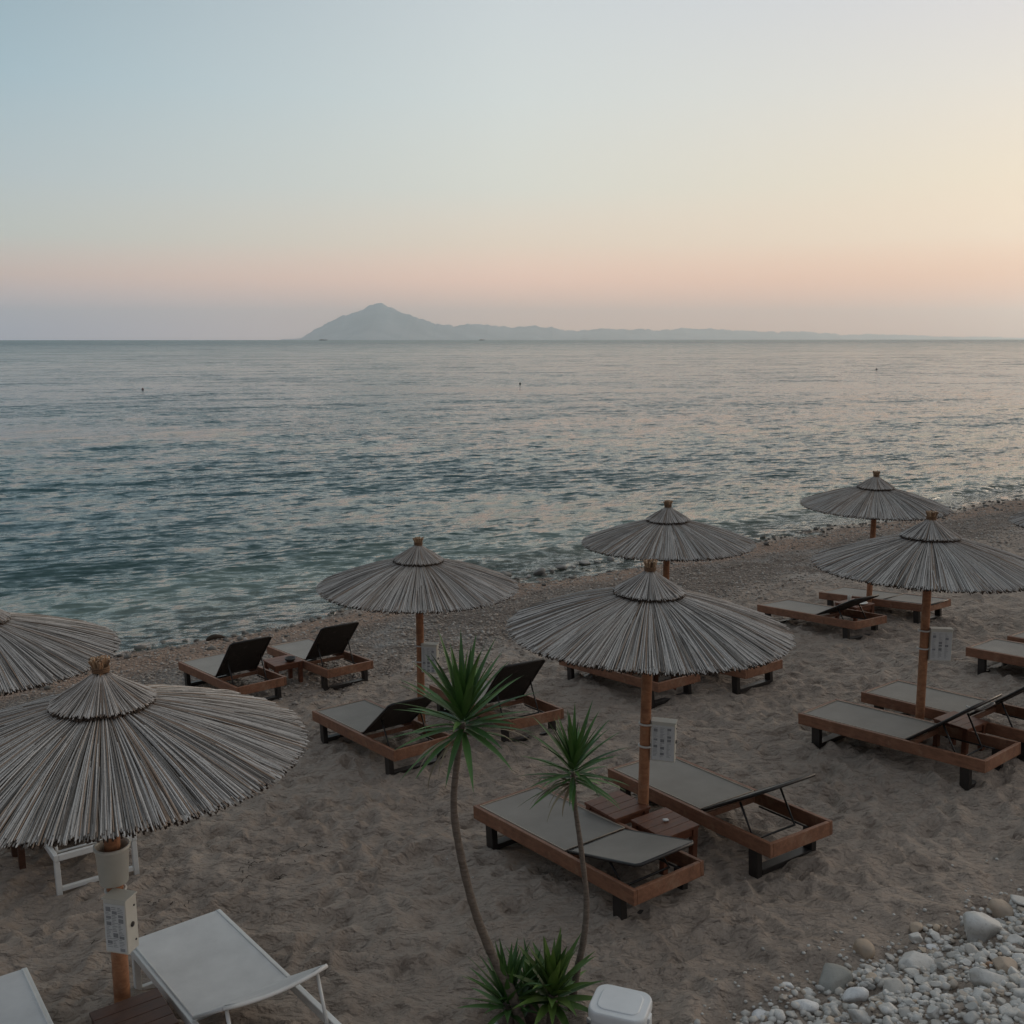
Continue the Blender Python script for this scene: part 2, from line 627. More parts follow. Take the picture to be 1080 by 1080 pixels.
    # the one long scuffed trench by the white lounger
    cs, ct = st_of(-1.42, 7.0)
    a = ((S - cs) * -.35 + (T - ct) * .94) / .30
    b = ((S - cs) * .94 + (T - ct) * .35) / .13
    Z -= .06 * np.exp(-(a ** 4 + b ** 4))
    # shingle zone: small irregular steps
    sh = np.clip((S - 12.3) / 2, 0, 1) * np.clip((21 - S) / 2, 0, 1)
    Z += sh * (.12 * vnoise(S * .9, T * .5, 21) + .05 * vnoise(S * 3.2, T * 2.3, 22) + .022 * vnoise(S * 8, T * 8, 23))
    X, Y = -.6 * S + .8 * T, .8 * S + .6 * T
    ns, nt = S.shape
    co = np.stack([X, Y, Z], -1).reshape(-1, 3)
    idx = np.arange(ns * nt).reshape(ns, nt)
    fc = np.stack([idx[:-1, :-1], idx[:-1, 1:], idx[1:, 1:], idx[1:, :-1]], -1).reshape(-1, 4)
    me = bpy.data.meshes.new('ground')
    me.vertices.add(len(co))
    me.vertices.foreach_set('co', co.ravel())
    me.loops.add(fc.size)
    me.loops.foreach_set('vertex_index', fc.ravel())
    me.polygons.add(len(fc))
    me.polygons.foreach_set('loop_start', np.arange(0, fc.size, 4))
    me.polygons.foreach_set('loop_total', np.full(len(fc), 4))
    me.update(calc_edges=True)
    me.polygons.foreach_set('use_smooth', np.ones(len(fc), bool))
    at = me.attributes.new('shore', 'FLOAT', 'POINT')
    at.data.foreach_set('value', (S - np.interp(T, tS, sS)).ravel().astype(np.float32))
    if me.polygons[0].normal.z < 0:
        me.flip_normals()
    return me, sv, tv, Z


g_me, g_sv, g_tv, g_Z = build_ground()


def gz(X, Y):
    """height of the finished ground"""
    s, t = st_of(X, Y)
    i = min(max(np.searchsorted(g_sv, s) - 1, 0), len(g_sv) - 2)
    j = min(max(np.searchsorted(g_tv, t) - 1, 0), len(g_tv) - 2)
    a = (s - g_sv[i]) / (g_sv[i + 1] - g_sv[i])
    b = (t - g_tv[j]) / (g_tv[j + 1] - g_tv[j])
    Z = g_Z
    return float((Z[i, j] * (1 - a) + Z[i + 1, j] * a) * (1 - b) + (Z[i, j + 1] * (1 - a) + Z[i + 1, j + 1] * a) * b)


def m_ground():
    t = NT('beach_sand')
    v = t.coord('Object')
    shore = t.attr('shore')
    n1 = t.noise(.55, v, 7, .7)
    n2 = t.noise(5, v, 6, .65)
    n3 = t.noise(90, v, 3, .7)
    sand = t.mix(t.maprange(n1, .35, .65), (.290, .234, .190), (.368, .303, .250))
    sand = t.mix(t.maprange(n2, .45, .75, 0, .45), sand, (.195, .155, .125))
    sand = t.mix(t.maprange(n3, .3, .7, 0, .40), sand, (.40, .335, .28))
    fl = t.n('ShaderNodeTexVoronoi', {'Vector': v, 'Scale': 9.0}, feature='F1').outputs['Distance']
    flk = t.maprange(fl, .02, .05, 1, 0)
    sand = t.mix(t.math('MULTIPLY', flk, .55), sand, (.60, .55, .48))
    # shingle: small stones of many tones
    v1 = t.n('ShaderNodeTexVoronoi', {'Vector': v, 'Scale': 17.0}, feature='F1')
    v2 = t.n('ShaderNodeTexVoronoi', {'Vector': v, 'Scale': 34.0}, feature='F1')
    sepc = t.n('ShaderNodeSeparateColor', {0: v1.outputs['Color']}).outputs[0]
    sepd = t.n('ShaderNodeSeparateColor', {0: v2.outputs['Color']}).outputs[0]
    tone = t.math('ADD', t.math('MULTIPLY', sepc, .5), t.math('MULTIPLY', sepd, .5))
    peb = t.ramp(tone, [(.15, (.13, .10, .082)), (.4, (.25, .195, .158)), (.62, (.34, .275, .225)), (.82, (.46, .41, .36)), (.95, (.58, .54, .50))])
    peb = t.mix(t.maprange(v1.outputs['Distance'], .035, .075, 0, .55), peb, (.12, .095, .078))
    pn = t.noise(.55, v, 5, .65)
    zone = t.maprange(t.math('ADD', shore, t.math('MULTIPLY', t.math('SUBTRACT', pn, .5), 9.0)), -5.6, -3.6, 0, 1, True)
    zone = t.math('MULTIPLY', zone, .9)
    # grey drift lines of paler shingle
    col_ = t.mix(zone, sand, peb)
    gp = t.noise(.9, t.coord('Object', scale=(.8, .8, 1)), 4, .6)
    pale = t.math('MULTIPLY', t.math('MULTIPLY', t.maprange(gp, .52, .66), t.maprange(shore, -6.5, -4.2)), t.maprange(shore, -2.6, -1.6, 1, 0))
    col_ = t.mix(t.math('MULTIPLY', pale, .5), col_, t.mix(sepd, (.27, .265, .25), (.56, .545, .52)))
    # smooth pinkish strip of wet grit along the water
    strip = t.math('MULTIPLY', t.maprange(shore, -2.4, -1.5, 0, 1, True), t.maprange(shore, .3, 1.0, 1, 0))
    col_ = t.mix(t.math('MULTIPLY', strip, .75), col_, (.42, .29, .215))
    # wet ground
    wn_ = t.math('ADD', shore, t.math('MULTIPLY', t.math('SUBTRACT', t.noise(.8, v, 3), .5), 1.2))
    wet = t.maprange(wn_, -.80, -.25, 0, 1, True)
    sunk = t.maprange(shore, .1, 1.6, .55, .90)
    col_ = t.mix(wet, col_, t.mix(sunk, col_, (.022, .024, .019)))
    rough = t.maprange(wet, 0, 1, .9, .28)
    n4 = t.noise(22, v, 5, .65)
    hgt = t.math('ADD', t.math('ADD', t.math('MULTIPLY', n3, .30), t.math('MULTIPLY', n2, .6)), t.math('MULTIPLY', n4, .8))
    ph = t.math('SUBTRACT', 1.0, t.math('MULTIPLY', v1.outputs['Distance'], 6.0))
    rv = t.coord('Object', scale=(1.0, 1.75, 1.0), rot=(0, 0, R(12)))
    def crest(sc_, dist_):
        q = t.noise(sc_, rv, 2, .5, dist=dist_)
        return t.math('SUBTRACT', 1.0, t.math('MULTIPLY', t.math('ABSOLUTE', t.math('SUBTRACT', q, .5)), 4.2))
    lump = t.math('ADD', t.noise(3.4, rv, 3, .55, dist=.25), t.math('MULTIPLY', t.noise(7.5, rv, 3, .5), .55))
    rip = t.math('ADD', t.math('MULTIPLY', lump, 2.6), t.math('ADD', t.math('MULTIPLY', crest(3.0, .15), .30), t.math('MULTIPLY', crest(6.0, .1), .22)))
    nb = t.bump(t.math('MULTIPLY', rip, t.math('SUBTRACT', 1.0, t.math('MULTIPLY', zone, .75))), 1.0, .062)
    nb = t.bump(hgt, .9, .028, nb)
    nb = t.bump(t.math('MULTIPLY', ph, zone), .8, .03, nb)
    return t.done(t.principled(Base_Color=col_, Roughness=rough, Specular_IOR_Level=.35, Normal=nb))


g_me.materials.append(m_ground())
tag(link('ground', g_me), 'brownish sand beach trodden into hummocks, running down to shingle at the water', 'beach', kind='structure')


# ------------------------------------------------------------------ sea
def build_sea():
    s = [14.0]
    while s[-1] < 40:
        s.append(s[-1] + .09)
    while s[-1] < 5200:
        s.append(s[-1] + max(.09, (s[-1] - 37) * .033))
    sv = np.array(s)
    q = np.linspace(-1, 1, 700)
    S = np.repeat(sv[:, None], len(q), 1)
    w = 30 + 1.5 * np.maximum(0, S - 14)
    T = 17 + 1.05 * (S - 14) + q[None, :] * w
    dsv = np.gradient(sv)[:, None]
    dt = (w * (q[1] - q[0]))
    Z = np.zeros_like(S)
    r = np.random.default_rng(5)
    shore = S - np.interp(T, tS, sS)
    depthf = np.clip((shore + 1.2) / 4, .45, 1)
    warp = 1.6 * vnoise(S * .11, T * .07, 31) + .5 * vnoise(S * .4, T * .3, 32)
    for k in range(26):
        lam = .42 * (1.13 ** k)
        if lam > 6.5:
            break
        ang = r.normal(0.30, .42)
        kk = 2 * math.pi / lam
        amp = .0066 * lam ** .48
        fade = np.clip((lam / (3.2 * dsv)) - .6, 0, 1) * np.clip((lam / (2.2 * dt * max(.12, abs(math.sin(ang))))) - .6, 0, 1)
        grp = .35 + 1.3 * np.clip(vnoise(S / lam * .35 + k * 7, T / lam * .16 + k * 3, 40 + k) + .5, 0, 1) ** 1.5
        ph = kk * (S * math.cos(ang) + T * math.sin(ang) + warp * .6) + r.uniform(0, 6.28)
        c = np.cos(ph)
        Z += amp * fade * grp * (np.exp(1.1 * (c - 1)) * 2 - .75) * depthf
    # low breaker leaning on the shore
    brk = np.exp(-((shore - 2.1 - .7 * vnoise(T * .12, T * 0, 61)) / .42) ** 2) * np.clip(vnoise(T * .11 + 5, T * 0 + 3, 62) * 2.2 + .35 + (T - 20) * .018, 0, 1)
    Z += .16 * brk
    brk2 = np.exp(-((shore - .7 - .5 * vnoise(T * .2, T * 0, 63)) / .25) ** 2) * np.clip(vnoise(T * .15 + 9, T * 0 + 3, 64) * 2 + .3, 0, 1)
    Z += .055 * brk2
    X, Y = -.6 * S + .8 * T, .8 * S + .6 * T
    ns, nt = S.shape
    co = np.stack([X, Y, Z], -1).reshape(-1, 3)
    idx = np.arange(ns * nt).reshape(ns, nt)
    fc = np.stack([idx[:-1, :-1], idx[:-1, 1:], idx[1:, 1:], idx[1:, :-1]], -1).reshape(-1, 4)
    me = bpy.data.meshes.new('sea')
    me.vertices.add(len(co))
    me.vertices.foreach_set('co', co.ravel())
    me.loops.add(fc.size)
    me.loops.foreach_set('vertex_index', fc.ravel())
    me.polygons.add(len(fc))
    me.polygons.foreach_set('loop_start', np.arange(0, fc.size, 4))
    me.polygons.foreach_set('loop_total', np.full(len(fc), 4))
    me.update(calc_edges=True)
    me.polygons.foreach_set('use_smooth', np.ones(len(fc), bool))
    for nm, a in (('shore', shore), ('breaker', np.maximum(brk, brk2))):
        at = me.attributes.new(nm, 'FLOAT', 'POINT')
        at.data.foreach_set('value', a.ravel().astype(np.float32))
    if me.polygons[0].normal.z < 0:
        me.flip_normals()
    return me


def m_sea():
    t = NT('sea_water')
    v = t.coord('Object')
    shore = t.attr('shore')
    brk = t.attr('breaker')
    # wavelets turned along the shore (long crests): slopes straight from noise colours, so they hold at any distance
    va = t.coord('Object', scale=(1, 1, 1), rot=(0, 0, R(-20)))
    vs1 = t.n('ShaderNodeMapping', {'Vector': va})
    vs1.inputs['Scale'].default_value = (.55, 1.5, 1)
    N = None

    def slope(scale, amt, detail=2):
        c = t.n('ShaderNodeTexNoise', {'Vector': vs1.outputs[0], 'Scale': scale, 'Detail': detail, 'Roughness': .55}).outputs['Color']
        x = t.n('ShaderNodeVectorMath', {0: c, 1: (.5, .5, .5)}, operation='SUBTRACT').outputs[0]
        x = t.n('ShaderNodeVectorMath', {0: x, 1: (amt, amt * 1.5, 0)}, operation='MULTIPLY').outputs[0]
        return x
    a = slope(4.2, 1.0, 4)
    as_ = t.n('ShaderNodeVectorMath', {0: a}, operation='SCALE')
    t.set(as_.inputs['Scale'], t.maprange(shore, .5, 9, 1.9, 1.0))
    a = as_.outputs[0]
    b = slope(1.8, .62, 3)
    b2 = slope(.78, .55, 3)
    b = t.n('ShaderNodeVectorMath', {0: b, 1: b2}, operation='ADD').outputs[0]
    c = slope(.34, .55, 5)
    cs_ = t.n('ShaderNodeVectorMath', {0: c}, operation='SCALE')
    t.set(cs_.inputs['Scale'], t.maprange(shore, 12, 90, .25, 1.0))
    c = cs_.outputs[0]
    d_ = slope(.10, .50, 6)
    e_ = slope(.03, .35, 6)
    d_ = t.n('ShaderNodeVectorMath', {0: d_, 1: e_}, operation='ADD').outputs[0]
    sm = t.n('ShaderNodeVectorMath', {0: a, 1: b}, operation='ADD').outputs[0]
    sm = t.n('ShaderNodeVectorMath', {0: sm, 1: c}, operation='ADD').outputs[0]
    sm = t.n('ShaderNodeVectorMath', {0: sm, 1: d_}, operation='ADD').outputs[0]
    gust = t.noise(.021, t.coord('Object', scale=(.35, 1, 1), rot=(0, 0, R(-14))), 4, .6)
    calm = t.maprange(gust, .36, .66, .90, 1.10)
    sc_ = t.n('ShaderNodeVectorMath', {0: sm}, operation='SCALE')
    t.set(sc_.inputs['Scale'], calm)
    geo = t.n('ShaderNodeNewGeometry').outputs['Normal']
    sm = t.n('ShaderNodeVectorMath', {0: geo, 1: sc_.outputs[0]}, operation='ADD').outputs[0]
    nrm_ = t.n('ShaderNodeVectorMath', {0: sm}, operation='NORMALIZE').outputs[0]
    patch = t.noise(.05, v, 4, .6)
    deep = t.mix(t.maprange(patch, .4, .62), (.006, .050, .058), (.010, .068, .074))
    shal = t.mix(t.maprange(patch, .4, .62), (.022, .060, .052), (.016, .052, .048))
    body = t.mix(t.maprange(shore, 2, 16, 0, 1, True), shal, deep)
    wob = t.math('ADD', shore, t.math('MULTIPLY', t.math('SUBTRACT', t.noise(.7, v, 4), .5), 3.0))
    trans = t.maprange(wob, .0, 6.5, .92, 0, True)
    rgh = t.maprange(t.math('SQRT', t.math('MAXIMUM', shore, 0.0)), 4.0, 34.0, .07, .29)
    wat = t.principled(Base_Color=t.mix(trans, body, (.40, .55, .48)), Roughness=rgh, IOR=1.333, Transmission_Weight=trans, Normal=nrm_)
    # thin broken foam in the wash and on the little breaker
    fn = t.noise(3.4, t.coord('Object', scale=(1, 1, 1)), 7, .72)
    wash = t.math('MULTIPLY', t.maprange(shore, -1.2, -.1, 1, .0), t.maprange(fn, .50, .62))
    lace = t.math('MULTIPLY', t.math('MULTIPLY', t.maprange(shore, -.6, .0), t.maprange(shore, .5, 2.2, 1, 0)), t.maprange(fn, .56, .66))
    foam = t.math('MULTIPLY', t.math('MAXIMUM', t.math('MULTIPLY', lace, .60), t.math('MULTIPLY', wash, .4)), 1.0, True)
    fd = t.n('ShaderNodeBsdfDiffuse', {'Color': (.62, .62, .60)}).outputs[0]
    return t.done(t.n('ShaderNodeMixShader', {0: foam, 1: wat, 2: fd}).outputs[0])


sea_me = build_sea()
sea_me.materials.append(m_sea())
tag(link('sea', sea_me), 'rippled teal to silver sea reaching the horizon under the dusk sky', 'sea', kind='structure')


# ------------------------------------------------------------------ far island
def build_mountain():
    px = [300, 320, 340, 360, 380, 391, 397, 403, 407, 411, 417, 430, 445, 460, 480, 500, 520, 540, 560, 580, 610, 640, 680, 720, 740, 780, 830, 880, 940, 1000, 1080]
    py = [357, 356, 345, 336.5, 329, 323.6, 322.2, 319.8, 320.8, 324.2, 326, 332, 338, 342, 344, 341.5, 344, 346, 343.5, 346, 348.5, 346.5, 347.5, 346.5, 347, 349, 350, 351.5, 353, 354.5, 356]
    n, m = 420, 25
    xs = np.linspace(300, 1080, n)
    base = np.interp(xs, px, py)
    D = 24500 + 10500 * np.clip((xs - 440) / 480, 0, 1) ** .9
    r = np.random.default_rng(9)
    jag = np.zeros(n)
    for k, a in ((60, .9), (25, .9), (10, .7)):
        jag += np.interp(xs, np.linspace(300, 1080, int(780 / k * 6)), r.uniform(-a, a, int(780 / k * 6)))
    hh = np.maximum(0, (357.5 - base) + jag * np.clip((357.5 - base) / 6, 0, 1)) * D / 1080 * 1.03
    X = (xs - 540) / 1080 * D
    vs_, fs = [], []
    for j in range(m):
        v = j / (m - 1) * 2 - 1
        prof = (1 - abs(v)) ** 1.15
        rg = vnoise(np.linspace(0, 60, n), np.full(n, j * .55), 77)
        for i in range(n):
            sp = 900 + hh[i] * 3.2
            z = hh[i] * prof * (1 + rg[i] * .5 * (1 - prof)) - 25 * (1 - prof) - 12
            vs_.append((X[i] * (1 + v * .02), D[i] + v * sp + rg[i] * 300 * (1 - prof), z))
    for j in range(m - 1):
        for i in range(n - 1):
            a = j * n + i
            fs.append((a, a + 1, a + n + 1, a + n))
    mb = MB()
    mb.add(vs_, fs, 0, True)
    t = NT('far_hillside')
    a = t.noise(.0012, t.coord('Object'), 6, .6)
    c = t.mix(t.maprange(a, .4, .6), (.17, .20, .22), (.29, .31, .33))
    mb.build('mountain', t.done(t.principled(Base_Color=c, Roughness=.95)))
    o = bpy.data.objects['mountain']
    tag(o, 'pale blue island mountain with one peak and a long low ridge on the horizon', 'mountain', kind='structure')


build_mountain()

# air between here and the island
hz = MB()
x0, x1, y0, y1, z0, z1 = -21000, 21000, -170, 38500, -45, 1050
hz.add([(x0, y0, z0), (x1, y0, z0), (x1, y1, z0), (x0, y1, z0), (x0, y0, z1), (x1, y0, z1), (x1, y1, z1), (x0, y1, z1)],
       [(0, 3, 2, 1), (4, 5, 6, 7), (0, 1, 5, 4), (1, 2, 6, 5), (2, 3, 7, 6), (3, 0, 4, 7)])
HAZE_DENS = 5.2e-5
hm = bpy.data.materials.new('haze_air')
hm.use_nodes = True
hm.node_tree.nodes.clear()
_o = hm.node_tree.nodes.new('ShaderNodeOutputMaterial')
_v = hm.node_tree.nodes.new('ShaderNodeVolumePrincipled')
_v.inputs['Color'].default_value = (.74, .90, .96, 1)
_v.inputs['Density'].default_value = HAZE_DENS
_v.inputs['Anisotropy'].default_value = 0.8
hm.node_tree.links.new(_v.outputs[0], _o.inputs['Volume'])
tag(hz.build('haze', hm), 'thin blue evening haze over the sea', 'haze', kind='stuff')


# ------------------------------------------------------------------ straw umbrellas
def reeds(mb, count, prof, seed, w0, w1, starts=(0.0, .45), over=.03, nseg=4, mat=0):
    """thin reeds laid down a cone: prof(u) -> (radius, height), u 0 top .. 1 rim"""
    r = random.Random(seed)
    for k in range(count):
        a = 2 * math.pi * (k + r.uniform(-.6, .6)) / count
        u0 = r.uniform(*starts) if r.random() < .62 else starts[0] * .5 + r.uniform(0, .08)
        u1 = 1.0 + r.uniform(-over, over)
        da = r.gauss(0, .014)
        lift = r.uniform(-.005, .009)
        wr = r.uniform(.75, 1.25)
        bow = r.gauss(0, .006)
        vs_, fs = [], []
        for i in range(nseg + 1):
            f = i / nseg
            u = u0 + (u1 - u0) * f
            rad, z = prof(u)
            an = a + da * (1 - f) * (1 if u0 > .1 else .3)
            w = (w0 + (w1 - w0) * u) * wr
            z += lift * (.4 + .6 * f) + bow * math.sin(f * 3.14)
            c, s = math.cos(an), math.sin(an)
            tx, ty = -s, c
            p = Vector((rad * c, rad * s, z))
            tv = Vector((tx, ty, 0))
            vs_ += [p - tv * w, p - tv * w * .45 + Vector((0, 0, w * .9)), p + tv * w * .45 + Vector((0, 0, w * .9)), p + tv * w, p + Vector((0, 0, -w * .7))]
        n = 5
        for i in range(nseg):
            for j in range(n):
                fs.append((i * n + j, i * n + (j + 1) % n, (i + 1) * n + (j + 1) % n, (i + 1) * n + j))
        fs.append(tuple(range(n)))
        fs.append(tuple(range((nseg + 1) * n - 1, nseg * n - 1, -1)))
        mb.add(vs_, fs, mat, False)


RC = 1.22


def prof_main(u):
    r_ = .16 + (RC - .16) * u
    z = -.275 - .335 * u + .022 * math.sin(u * math.pi)
    return r_, z


def prof_hat(u):
    r_ = .042 + .268 * u
    z = -.090 - .182 * (u ** .82)
    return r_, z


def umbrella_meshes(seed):
    d = {}
    m = MB()
    reeds(m, 1750, prof_main, seed, .0020, .0038, (0.0, .70), .024, 5)
    reeds(m, 300, lambda u: (prof_main(u)[0], prof_main(u)[1] + .013), seed + 50, .0022, .0042, (.02, .8), .04, 5)
    d['canopy'] = m.mesh('canopy', M_REED)
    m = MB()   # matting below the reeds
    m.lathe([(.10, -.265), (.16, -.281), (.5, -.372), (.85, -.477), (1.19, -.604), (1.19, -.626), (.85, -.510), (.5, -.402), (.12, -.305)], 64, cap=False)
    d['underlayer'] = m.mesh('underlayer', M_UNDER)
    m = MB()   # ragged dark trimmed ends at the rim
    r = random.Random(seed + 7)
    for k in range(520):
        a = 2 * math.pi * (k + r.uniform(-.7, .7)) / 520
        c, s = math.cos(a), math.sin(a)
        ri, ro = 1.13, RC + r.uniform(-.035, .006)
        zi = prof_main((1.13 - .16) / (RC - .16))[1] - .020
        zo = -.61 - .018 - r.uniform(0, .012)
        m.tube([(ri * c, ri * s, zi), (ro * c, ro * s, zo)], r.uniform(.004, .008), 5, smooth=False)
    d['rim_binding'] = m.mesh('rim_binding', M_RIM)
    m = MB()
    reeds(m, 380, prof_hat, seed + 3, .0016, .0038, (0, .1), .04, 5)
    d['cap'] = m.mesh('cap', M_REED)
    m = MB()
    reeds(m, 110, lambda u: (prof_hat(u)[0] - .002, prof_hat(u)[1] - .020), seed + 4, .004, .008, (0, .1), .03, 4)
    m.lathe([(.03, -.12), (.12, -.185), (.29, -.285), (.29, -.305), (.12, -.215), (.03, -.14)], 32, cap=False)
    d['cap_rim'] = m.mesh('cap_rim', M_RIM)
    m = MB()
    for k in range(60):
        a = r.uniform(0, 6.283)
        q = math.sqrt(r.random())
        c, s = math.cos(a), math.sin(a)
        m.tube([(.050 * q * c, .050 * q * s, -.12), (.040 * q * c, .040 * q * s, -.07), (.066 * q * c + r.uniform(-.006, .006), .066 * q * s + r.uniform(-.006, .006), r.uniform(-.012, .004))], .0075, 5, smooth=False)
    d['finial'] = m.mesh('finial', M_REEDB)
    m = MB()
    for z in (-.060, -.071, -.082):
        m.tube([(.048 * math.cos(2 * math.pi * i / 18), .048 * math.sin(2 * math.pi * i / 18), z) for i in range(18)], .0065, 6, closed=True)
    d['rope_tie'] = m.mesh('rope_tie', M_ROPE)
    m = MB()
    m.tube([(.03, 0, -.33), (.5, 0, -.425), (1.14, 0, -.632)], .014, 6)
    d['rib'] = m.mesh('rib', M_POLE)
    return d


UMB = [umbrella_meshes(s) for s in (11, 23, 37)]


def beach_umbrella(label, tip, scale, var, rz, lean=(0, 0), thick=.05):
    x, y, z = tip
    g = gz(x, y) - .12
    root = empty('beach_umbrella', (x, y, g))
    tag(root, label, 'beach umbrella', 'straw umbrellas on the beach')
    H = z - g
    D = UMB[var]
    q_ = random.Random(int(abs(x * 100)))
    tl = (R(q_.uniform(-.9, .9)), R(q_.uniform(-.9, .9)))
    head = dict(loc=(lean[0], lean[1], H), rot=(tl[0], tl[1], rz), scale=(scale,) * 3)
    cn = link('canopy', D['canopy'], root, **head)
    for k in ('underlayer', 'rim_binding'):
        link(k, D[k], cn)
    cp = link('cap', D['cap'], root, **head)
    link('cap_rim', D['cap_rim'], cp)
    fn = link('finial', D['finial'], root, **head)
    link('rope_tie', D['rope_tie'], fn)
    for k in range(8):
        o = link('rib', D['rib'], root, loc=head['loc'], rot=(0, 0, rz + k * math.pi / 4), scale=head['scale'])
    m = MB()
    tx, ty = lean
    zs = [0, .5, 1.0, H * .62, H * .62 + .01, H - .13]
    rr = [thick, thick * .98, thick * .96, thick * .94, thick * .94, thick * .86]
    m.tube([(tx * q / H, ty * q / H, q) for q in zs], rr, 14)
    m.build('pole', M_POLE, root)
    m = MB()
    m.tube([(tx * q / H, ty * q / H, q) for q in (H * .70, H * .71, H - .26)], [thick * 1.16, thick * 1.22, thick * 1.22], 14)
    m.box((tx * .72 - thick * 1.3, ty * .72, H * .75), (.03, .04, .16), bevel=.006)
    m.build('pole_sleeve', M_POLE, root)
    return root


beach_umbrella('straw umbrella whose pole carries a white bucket above a white box', (-2.552, 6.07, 3.662), 1.0, 0, .3, (.01, 0), .053)
beach_umbrella('straw umbrella partly out of the picture, behind the one with the bucket', (-4.9, 9.0, 3.36), 1.0, 1, 1.2)
beach_umbrella('straw umbrella standing behind the taller yucca, between two dark-backed loungers', (-1.151, 12.33, 3.198), 1.0, 2, 2.1, (-.005, 0))
beach_umbrella('large central straw umbrella over two small wooden tables, white box on its pole', (1.174, 8.67, 3.71), 1.0, 1, 4.0, (.02, 0))
beach_umbrella('straw umbrella whose pole is hidden by the central umbrella in front of it', (2.229, 14.5, 3.315), 1.0, 0, 5.0)
beach_umbrella('farthest whole straw umbrella, right before the water, table with a plate at its pole', (6.25, 17.45, 3.361), .995, 2, .8)
beach_umbrella('straw umbrella with a white box on its pole, in front of the farthest umbrella', (4.596, 11.0, 3.752), 1.0, 0, 2.6, (-.03, 0))
beach_umbrella('straw umbrella of which only a sliver of canopy enters at the picture edge', (8.15, 13.75, 3.70), 1.0, 1, 3.3)


# ------------------------------------------------------------------ loungers
LL, WW, TOP, RH, RT = 2.15, .76, .355, .125, .036
HX = -.22           # where the backrest hinges
BL, BW = .85, .64   # backrest


def frame_mesh():
    m = MB()
    zc = TOP - RH / 2
    for s in (1, -1):
        m.box((0, s * (WW / 2 - RT / 2), zc), (LL, RT, RH), bevel=.005)
    for s in (1, -1):
        m.box((s * (LL / 2 - RT / 2), 0, zc - .001), (RT, WW - 2 * RT - .002, RH - .002), bevel=.005)
    m.box((HX + .02, 0, zc - .02), (.03, WW - 2 * RT - .002, .05), bevel=.004)
    return m.mesh('frame', M_RUST)


def leg_mesh():
    m = MB()
    zt = TOP - RH - .001
    for s in (1, -1):
        m.box((0, s * (WW / 2 - .047), zt / 2 - .03), (.10, .06, zt + .06), bevel=.004)
    m.box((0, 0, .024), (.10, WW - .154 - .002, .05), bevel=.004)
    return m.mesh('leg_frame', M_LEG)


def seat_mesh():
    m = MB()
    x0_, x1_ = HX + .02, LL / 2 - RT - .012
    nx, ny = 14, 8
    hw = WW / 2 - RT - .012
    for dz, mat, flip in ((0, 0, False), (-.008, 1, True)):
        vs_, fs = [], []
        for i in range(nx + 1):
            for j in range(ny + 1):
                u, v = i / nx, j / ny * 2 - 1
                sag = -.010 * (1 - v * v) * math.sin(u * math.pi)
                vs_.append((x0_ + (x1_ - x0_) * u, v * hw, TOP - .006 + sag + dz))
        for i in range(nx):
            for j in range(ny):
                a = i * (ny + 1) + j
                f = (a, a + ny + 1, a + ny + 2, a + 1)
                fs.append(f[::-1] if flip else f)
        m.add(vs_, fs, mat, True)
    # pale welt round the sling
    z = TOP - .002
    m.tube([(x0_, -hw, z), (x1_, -hw, z), (x1_, hw, z), (x0_, hw, z)], .006, 6, mat=2, closed=True)
    me = bpy.data.meshes.new('seat')
    me.from_pydata(m.v, [], m.f)
    for q in (M_SLING, M_SLING_SHADE, M_WELT):
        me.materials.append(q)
    me.polygons.foreach_set('material_index', m.m)
    me.polygons.foreach_set('use_smooth', m.sm)
    me.update()
    return me


M_WELT = m_plain('pale_edge_trim', (.40, .33, .26), .6, .15)


def back_frame_mesh():
    m = MB()
    h = BW / 2 - .012
    m.tube([(.0, -h, 0), (-BL + .03, -h, 0), (-BL, -h + .03, 0), (-BL, h - .03, 0), (-BL + .03, h, 0), (0, h, 0)], .015, 8)
    m.tube([(-.02, -h, 0), (-.02, h, 0)], .013, 8)
    return m.mesh('backrest', M_BLACK)


def back_sling_mesh(top, under, sag=.012):
    h = BW / 2 - .018
    nx, ny = 8, 8
    allv, allf, mats = [], [], []
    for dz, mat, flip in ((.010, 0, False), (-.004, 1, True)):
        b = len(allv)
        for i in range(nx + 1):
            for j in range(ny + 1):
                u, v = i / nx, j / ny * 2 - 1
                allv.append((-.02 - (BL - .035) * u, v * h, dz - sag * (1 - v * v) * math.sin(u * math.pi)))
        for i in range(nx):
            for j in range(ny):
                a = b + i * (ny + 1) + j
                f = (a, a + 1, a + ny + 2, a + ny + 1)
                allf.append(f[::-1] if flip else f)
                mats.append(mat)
    me = bpy.data.meshes.new('sling')
    me.from_pydata(allv, [], allf)
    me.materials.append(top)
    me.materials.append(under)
    me.polygons.foreach_set('material_index', mats)
    me.polygons.foreach_set('use_smooth', [True] * len(allf))
    me.update()
    return me


def strut_mesh(ang, mat):
    """U prop from halfway up the backrest down to the side rails, in the lounger's frame"""
    m = MB()
    r_ = .52 * BL
    px_, pz = HX - r_ * math.cos(ang), TOP - .02 + r_ * math.sin(ang)
    h = BW / 2 - .07
    fx = px_ - .16
    fz = TOP - RH + .015
    m.tube([(px_, -h, pz - .015), (fx, -h, fz), (fx, h, fz), (px_, h, pz - .015)], .011, 8)
    m.tube([(HX - .10, -h - .03, fz + .01), (fx - .12, -h - .03, fz + .01)], .009, 6)
    m.tube([(HX - .10, h + .03, fz + .01), (fx - .12, h + .03, fz + .01)], .009, 6)
    return m.mesh('strut', mat)


FR, LG, SE, BF, BS = frame_mesh(), leg_mesh(), seat_mesh(), back_frame_mesh(), back_sling_mesh(M_SLING, M_SLING_SHADE)
STR = {}


